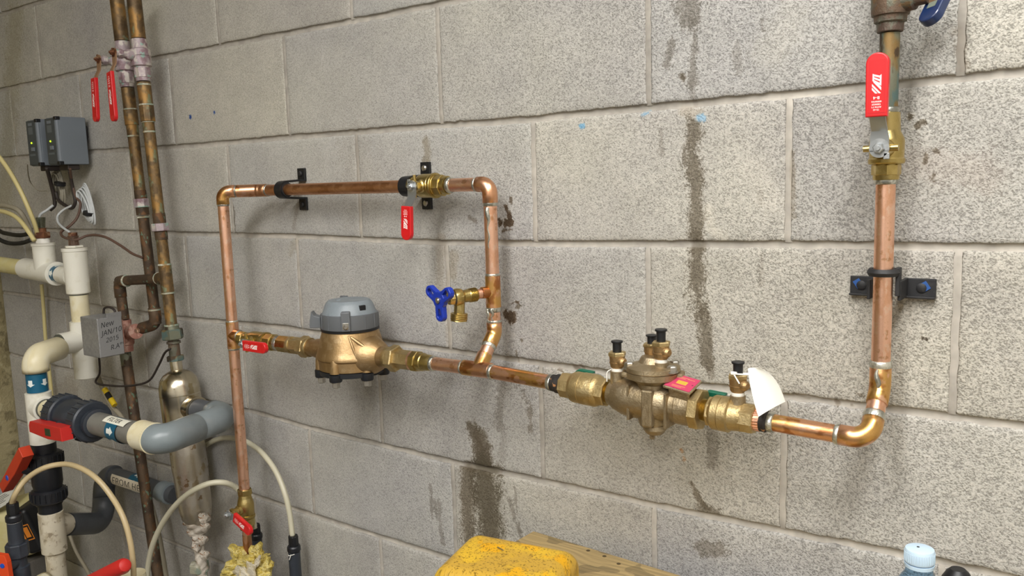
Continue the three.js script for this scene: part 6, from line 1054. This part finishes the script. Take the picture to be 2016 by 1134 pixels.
{ // dosing pump in the corner
  const t = thing('dosing_pump', 'yellowed dosing pump with black face and orange warning sticker', 'pump'), c = P(20, 1040, 0.2), q = new THREE.Quaternion().setFromEuler(new THREE.Euler(0.1, 0.55, 0.25));
  const fw = V(0, 0, 1).applyQuaternion(q), rt = V(1, 0, 0).applyQuaternion(q), up = V(0, 1, 0).applyQuaternion(q), at3 = (a, b, e) => c.clone().addScaledVector(rt, a).addScaledVector(up, b).addScaledVector(fw, e);
  part(t, 'housing', box(at3(-0.03, -0.02, -0.06), 0.16, 0.15, 0.14, 0.03, q), M.pvcYellow, 'yellowed plastic housing'); part(t, 'head', [box(at3(0.055, -0.02, -0.04), 0.05, 0.13, 0.12, 0.012, q)], M.black, 'black pump head');
  const wt = canvasTex(128, 128, (x, w, h) => { x.fillStyle = '#d9822a'; x.fillRect(0, 0, w, h); x.fillStyle = '#1c1610'; x.fillRect(62, 8, 60, 112); x.fillStyle = '#d9822a'; x.fillRect(70, 20, 40, 84); x.fillStyle = '#1c1610'; x.beginPath(); x.moveTo(18, 96); x.lineTo(26, 40); x.lineTo(48, 34); x.lineTo(56, 60); x.lineTo(44, 64); x.lineTo(40, 98); x.fill(); });
  part(t, 'warning_sticker', planeQuad(at3(0.05, -0.02, 0.0208), rt, up, 0.046, 0.046), std({ map: wt, roughness: 0.5 }), 'orange warning sticker');
  part(t, 'pedestal', box(V(c.x - 0.03, (c.y - 0.1) / 2, c.z - 0.06), 0.12, c.y - 0.1, 0.1, 0.004), M.concrete, 'concrete pedestal');
  const lt = canvasTex(256, 160, (x, w, h) => { x.fillStyle = '#d8d8d0'; x.fillRect(0, 0, w, h); x.fillStyle = '#9aa0a4'; x.fillRect(0, 0, w, 60); x.fillStyle = '#4a4a48'; for (let i = 0; i < 6; i++) x.fillRect(14, 74 + i * 13, 130 + (i * 37) % 90, 5); });
  const l = thing('instruction_sheet', 'printed instruction sheet lying on the dosing pump', 'sheet'); part(l, 'paper', box(P(8, 975, 0.2), 0.1, 0.0015, 0.09, 0.0005, new THREE.Quaternion().setFromEuler(new THREE.Euler(0.75, 0.5, 0.2))), std({ map: lt, roughness: 0.6 }));
}
{ // red grip at the lower edge
  const t = thing('red_grip', 'red plastic grip of a tool poking up at the lower edge', 'tool'), A = P(176, 1146, 0.33), B = P(248, 1112, 0.33); const L = A.distanceTo(B), d = B.clone().sub(A).normalize();
  part(t, 'grip', rev(A, d, [[-0.1, 0.0135], [L - 0.012, 0.0155], [L - 0.003, 0.012], [L, 0.007]], 24, 0.6), M.redMatte); part(t, 'shank', rod(A.clone().addScaledVector(d, -0.1), A.clone().addScaledVector(d, -0.2), 0.006), M.steelBolt);
  const g = P(262, 1132, 0.27); const b = thing('plastic_jug', 'cream plastic jug cap under the red grip', 'jug'); part(b, 'jug_body', rev(V(g.x, 0, g.z), UP, [[0.002, 0.06], [0.1, 0.065], [g.y - 0.08, 0.06], [g.y - 0.03, 0.03], [g.y - 0.012, 0.024]], 32, 0.5), M.pvcBeige); part(b, 'cap', rev(V(g.x, 0, g.z), UP, [[g.y - 0.013, 0.026], [g.y + 0.004, 0.025]], 28), M.pvcBeige);
}
// ---------------------------------------------------------------- insulation round the stub
{
  const t = thing('pipe_insulation', 'torn yellow fibreglass insulation with paper scraps round the copper stub', 'insulation'), c = P(489, 1108, ZL), r3 = rng(91);
  const flake = (p, s, e, mat, name) => { const g = new THREE.IcosahedronGeometry(1, 3), q = g.attributes.position, a = r3() * 9, b = r3() * 9; for (let i = 0; i < q.count; i++) { const v = V(q.getX(i), q.getY(i), q.getZ(i)); const k = 1 + 0.26 * Math.sin(v.x * 4 + a) * Math.sin(v.y * 5 + b) + 0.1 * Math.sin(v.z * 9 + a) * Math.sin(v.x * 8 + b) + 0.04 * Math.sin(v.y * 19 + a); q.setXYZ(i, v.x * k * s[0], v.y * k * s[1], v.z * k * s[2]); } g.applyQuaternion(new THREE.Quaternion().setFromEuler(new THREE.Euler(...e))); g.translate(p.x, p.y, p.z); g.computeVertexNormals(); part(t, name, g, mat); };
  const wool = std({ map: mottle(0xc9b45c, [[0xb0963c, 6, 0.52, 0.1, 0.9], [0xdccd8c, 10, 0.6, 0.08, 0.8]], 141), roughness: 1, bumpMap: bumpFine, bumpScale: 0.004 }), scrap = std({ map: mottle(0xd9cfb8, [[0xc8b78c, 5, 0.55, 0.1, 0.8]], 143), roughness: 0.85, bumpMap: bumpFine, bumpScale: 0.002 });
  for (const [x, y, z, s, e] of [[470, 1092, 0.115, [0.02, 0.024, 0.012], [0.2, 0.1, 0.5]], [503, 1092, 0.11, [0.016, 0.028, 0.01], [0, 0.3, -0.6]], [488, 1106, 0.125, [0.032, 0.016, 0.014], [0.3, 0, 0.1]], [458, 1118, 0.12, [0.026, 0.018, 0.016], [0, 0.2, 0.5]], [520, 1120, 0.11, [0.018, 0.03, 0.012], [0.1, 0.4, -0.7]], [488, 1130, 0.1, [0.05, 0.03, 0.03], [0, 0, 0]], [522, 1098, 0.1, [0.015, 0.007, 0.008], [0, 0, 0.6]], [452, 1132, 0.12, [0.022, 0.014, 0.014], [0, 0, 0.2]], [512, 1138, 0.115, [0.03, 0.026, 0.016], [0, 0, 0.3]]]) flake(P(x, y, z), s, e, wool, 'wool_tuft');
  for (const [x, y, z, s, e] of [[494, 1122, 0.135, [0.013, 0.02, 0.003], [0.2, 0.2, -0.3]], [470, 1124, 0.138, [0.02, 0.01, 0.003], [0.1, 0.1, 0.5]], [480, 1130, 0.14, [0.012, 0.018, 0.003], [0, 0.3, 0.2]], [506, 1108, 0.128, [0.006, 0.02, 0.003], [0, 0.2, -0.5]]]) flake(P(x, y, z), s, e, scrap, 'paper_scrap');
  part(t, 'covered_pipe', rod(P(486, 1052, ZL), V(c.x, 0.002, ZL), 0.0095), M.copperBrown, 'copper stub running down inside the wrap');
}
// ---------------------------------------------------------------- bench with case, board and bottle
{
  const yB = P(1050, 1045, 0.03).y, top = yB - 0.02;
  const bench = thing('work_bench', 'plain wooden bench below the pipes carrying the yellow case', 'bench'), wood = std({ map: mottle(0x9a8a66, [[0x86764f, 3, 0.5, 0.1, 0.8], [0xae9f78, 6, 0.6, 0.08, 0.7]], 151), roughness: 0.8 });
  part(bench, 'bench_top', box(V(0.38, top - 0.02, 0.27), 1.1, 0.038, 0.44, 0.003), wood); for (const [x, z] of [[-0.12, 0.1], [-0.12, 0.42], [0.88, 0.1], [0.88, 0.42]]) part(bench, 'leg', box(V(x, (top - 0.04) / 2, z), 0.05, top - 0.04, 0.05, 0.003), wood);
  const grainW = dataTex(512, 128, d => { const n = noiseTile(512, 64, 7), m = noiseTile(512, 8, 9); for (let y = 0; y < 128; y++) for (let x = 0; x < 512; x++) { const k = y * 512 + x, a = m[(y * 2 % 512) * 512 + x] * 6, l = 0.5 + 0.5 * Math.sin(y * 0.55 + a * 2), f = n[((y * 9) % 512) * 512 + ((x >> 3) % 512)]; const v = 0.84 + 0.1 * l + 0.18 * (f - 0.5), st = m[(y * 4 % 512) * 512 + (x * 2) % 512] > 0.66 ? 0.82 : 1; d[k * 4] = clamp(176 * v * st, 0, 255); d[k * 4 + 1] = clamp(152 * v * st, 0, 255); d[k * 4 + 2] = clamp(104 * v * st, 0, 255); d[k * 4 + 3] = 255; } });
  const board = thing('wooden_board', 'weathered wooden board lying along the wall behind the yellow case', 'board'), b0 = P(1050, 1045, 0.03), b1 = P(1330, 1134, 0.03); b1.copy(P(1330, 1134, 0.036)); const bd = V(b1.x - b0.x, 0, 0.012).normalize(), bn = V(-bd.z, 0, bd.x), L = 0.62, W = 0.14, bc = b0.clone().addScaledVector(bd, L / 2).addScaledVector(bn, W / 2); bc.y = yB - 0.0098;
  const g = box(bc, L, 0.0196, W, 0.002, basis(bd, UP, bd.clone().cross(UP))); const uvp = g.attributes.position, uv = []; for (let i = 0; i < uvp.count; i++) uv.push((uvp.getX(i)) / 0.5, uvp.getZ(i) / 0.13); g.setAttribute('uv', new THREE.Float32BufferAttribute(uv, 2)); part(board, 'plank', g, std({ map: grainW, roughness: 0.75 }));
  const kn = std({ color: 0x4a3c22, roughness: 0.8 }); for (const [x, y] of [[1158, 1084], [1190, 1095], [1218, 1110]]) { const p = P(x, y, 0.06), k = (EYE.y - yB) / (EYE.y - p.y), h = EYE.clone().lerp(p, k); part(board, 'knot', rev(V(h.x, yB - 0.0002, h.z), UP, [[0, 0.0035], [0.0006, 0.003]], 12), kn); }
  // yellow case: soft rounded slab with a shallow hollow
  const PY = (x, y, Y) => { const p = P(x, y, 0), k = (EYE.y - Y) / (EYE.y - p.y); return EYE.clone().lerp(p, k); };
  const yT = top + 0.1, bl0 = PY(926, 1038, yT), br0 = PY(1148, 1070, yT), cu = br0.clone().sub(bl0).normalize(), cv = UP.clone().cross(cu).multiplyScalar(-1);
  const cs = thing('yellow_case', 'grubby yellow plastic case with rounded corners on the bench', 'case'), cw = bl0.distanceTo(br0), cd = 0.14, ch = 0.0985, cc = bl0.clone().lerp(br0, 0.5).addScaledVector(cv, cv.z > 0 ? cd / 2 : -cd / 2), gg = new RoundedBoxGeometry(cw, ch, cd, 8, 0.026), q = gg.attributes.position; cc.y = top + 0.0008 + ch / 2;
  const spk = dataTex(512, 512, d => { const a = fbm(512, 5, 161, 4), b = fbm(512, 110, 163, 2, 0.8), c = fbm(512, 9, 167, 4); for (let k = 0; k < 512 * 512; k++) { let r = 208, g2 = 168, bl = 44; const t1 = sstep(0.45, 0.62, a[k]); r = lerp(r, 188, t1); g2 = lerp(g2, 150, t1); bl = lerp(bl, 54, t1); const t2 = sstep(0.6, 0.7, c[k]); r = lerp(r, 222, t2 * 0.7); g2 = lerp(g2, 162, t2 * 0.6); bl = lerp(bl, 20, t2); const s = sstep(0.63, 0.7, b[k]) * 0.7; r = lerp(r, 110, s); g2 = lerp(g2, 84, s); bl = lerp(bl, 20, s); d[k * 4] = r; d[k * 4 + 1] = g2; d[k * 4 + 2] = bl; d[k * 4 + 3] = 255; } });
  const uvc = []; for (let i = 0; i < q.count; i++) { const x = q.getX(i), y = q.getY(i), z = q.getZ(i); if (y > 0) { const hol = Math.exp(-(((x - 0.06) / 0.05) ** 2) - ((z + 0.06) / 0.03) ** 2) * 0.004 + Math.exp(-((x / 0.07) ** 2) - ((z - 0.02) / 0.06) ** 2) * 0.003; q.setY(i, y - hol + Math.sin(x * 40) * Math.sin(z * 35) * 0.0008); } uvc.push(x / 0.24, (z + y) / 0.24); }
  gg.setAttribute('uv', new THREE.Float32BufferAttribute(uvc, 2)); gg.computeVertexNormals(); gg.rotateY(Math.atan2(-cu.z, cu.x)); gg.translate(cc.x, cc.y, cc.z); part(cs, 'shell', gg, std({ map: spk, roughness: 0.4, bumpMap: bumpFine, bumpScale: 0.0004 }));
  part(cs, 'staple', box(PY(985, 1080, yT), 0.014, 0.0012, 0.0016, 0.0004, new THREE.Quaternion().setFromAxisAngle(UP, -0.3)), M.steelBolt, 'small metal staple');
  // bottle
  const bt = thing('water_bottle', 'clear bluish plastic water bottle with white screw cap', 'bottle'), cp = P(1811, 1079, 0.2), by = top + 0.0012, H = cp.y - by, B = V(cp.x, by, cp.z), glass = phy({ color: 0xbfd8ec, transmission: 1, roughness: 0.06, thickness: 0, ior: 1.4 });
  part(bt, 'shell', rev(B, UP, [[0, 0.026], [0.004, 0.031], [H * 0.3, 0.032], [H * 0.32, 0.0305], [H * 0.5, 0.0305], [H * 0.52, 0.032], [H - 0.07, 0.032], [H - 0.05, 0.0275], [H - 0.032, 0.0175], [H - 0.026, 0.0138], [H - 0.02, 0.013], [H - 0.002, 0.0125]], 44, 0.7), glass, 'clear bluish shell');
  part(bt, 'water', rev(B, UP, [[0.003, 0.025], [0.006, 0.0298], [H * 0.3, 0.0305], [H * 0.32, 0.0292], [H * 0.5, 0.0292], [H - 0.075, 0.0305], [H - 0.06, 0.0282]], 40, 0.7), phy({ color: 0xc4dcf2, transmission: 1, roughness: 0.02, thickness: 0.05, ior: 1.33 }));
  const capm = std({ color: 0xb9cfe0, roughness: 0.4 }), c0 = B.clone().add(V(0, H - 0.015, 0)); const cap = part(bt, 'cap', rev(c0, UP, [[0, 0.0143], [0.001, 0.0147], [0.0125, 0.0147], [0.0145, 0.0138], [0.015, 0.0128]], 48, 0.5), capm, 'pale screw cap'); part(bt, 'tamper_ring', rev(c0, UP, [[-0.005, 0.0146], [-0.0012, 0.0149]], 44), capm);
  for (let i = 0; i < 40; i++) { const a = i / 40 * 6.283; part(cap, 'knurl', box(c0.clone().add(V(Math.cos(a) * 0.0147, 0.0065, Math.sin(a) * 0.0147)), 0.0008, 0.01, 0.0008, 0.0002), capm); }
  part(cap, 'print_dot', rev(c0.clone().add(V(-0.002, 0.0148, -0.002)), UP, [[0, 0.0016], [0.0005, 0.0014]], 12), M.blackDull);
  const bl = thing('black_canister', 'black canister top behind the water bottle', 'canister'), bp = P(1886, 1122, 0.1); part(bl, 'can', rev(V(bp.x, top + 0.0012, bp.z), UP, [[0, 0.02], [0.002, 0.021], [bp.y - top - 0.03, 0.021], [bp.y - top - 0.012, 0.0165], [bp.y - top - 0.004, 0.012], [bp.y - top, 0.008]], 30, 0.6), M.black);
}

// ---------------------------------------------------------------- every thing gets its origin at its base
scene.updateMatrixWorld(true);
for (const t of things) {
  const bb = new THREE.Box3().setFromObject(t); const b = V((bb.min.x + bb.max.x) / 2, bb.min.y, (bb.min.z + bb.max.z) / 2);
  t.traverse(o => { if (o.isMesh) o.geometry.translate(-b.x, -b.y, -b.z); else if (o.isLight) o.position.sub(b); });
  t.position.copy(b);
}
scene.traverse(o => { if (o.isMesh) { o.castShadow = true; o.receiveShadow = true; } if (o.isLight && 'castShadow' in o) o.castShadow = true; });
scene.updateMatrixWorld(true);
renderer.render(scene, camera);
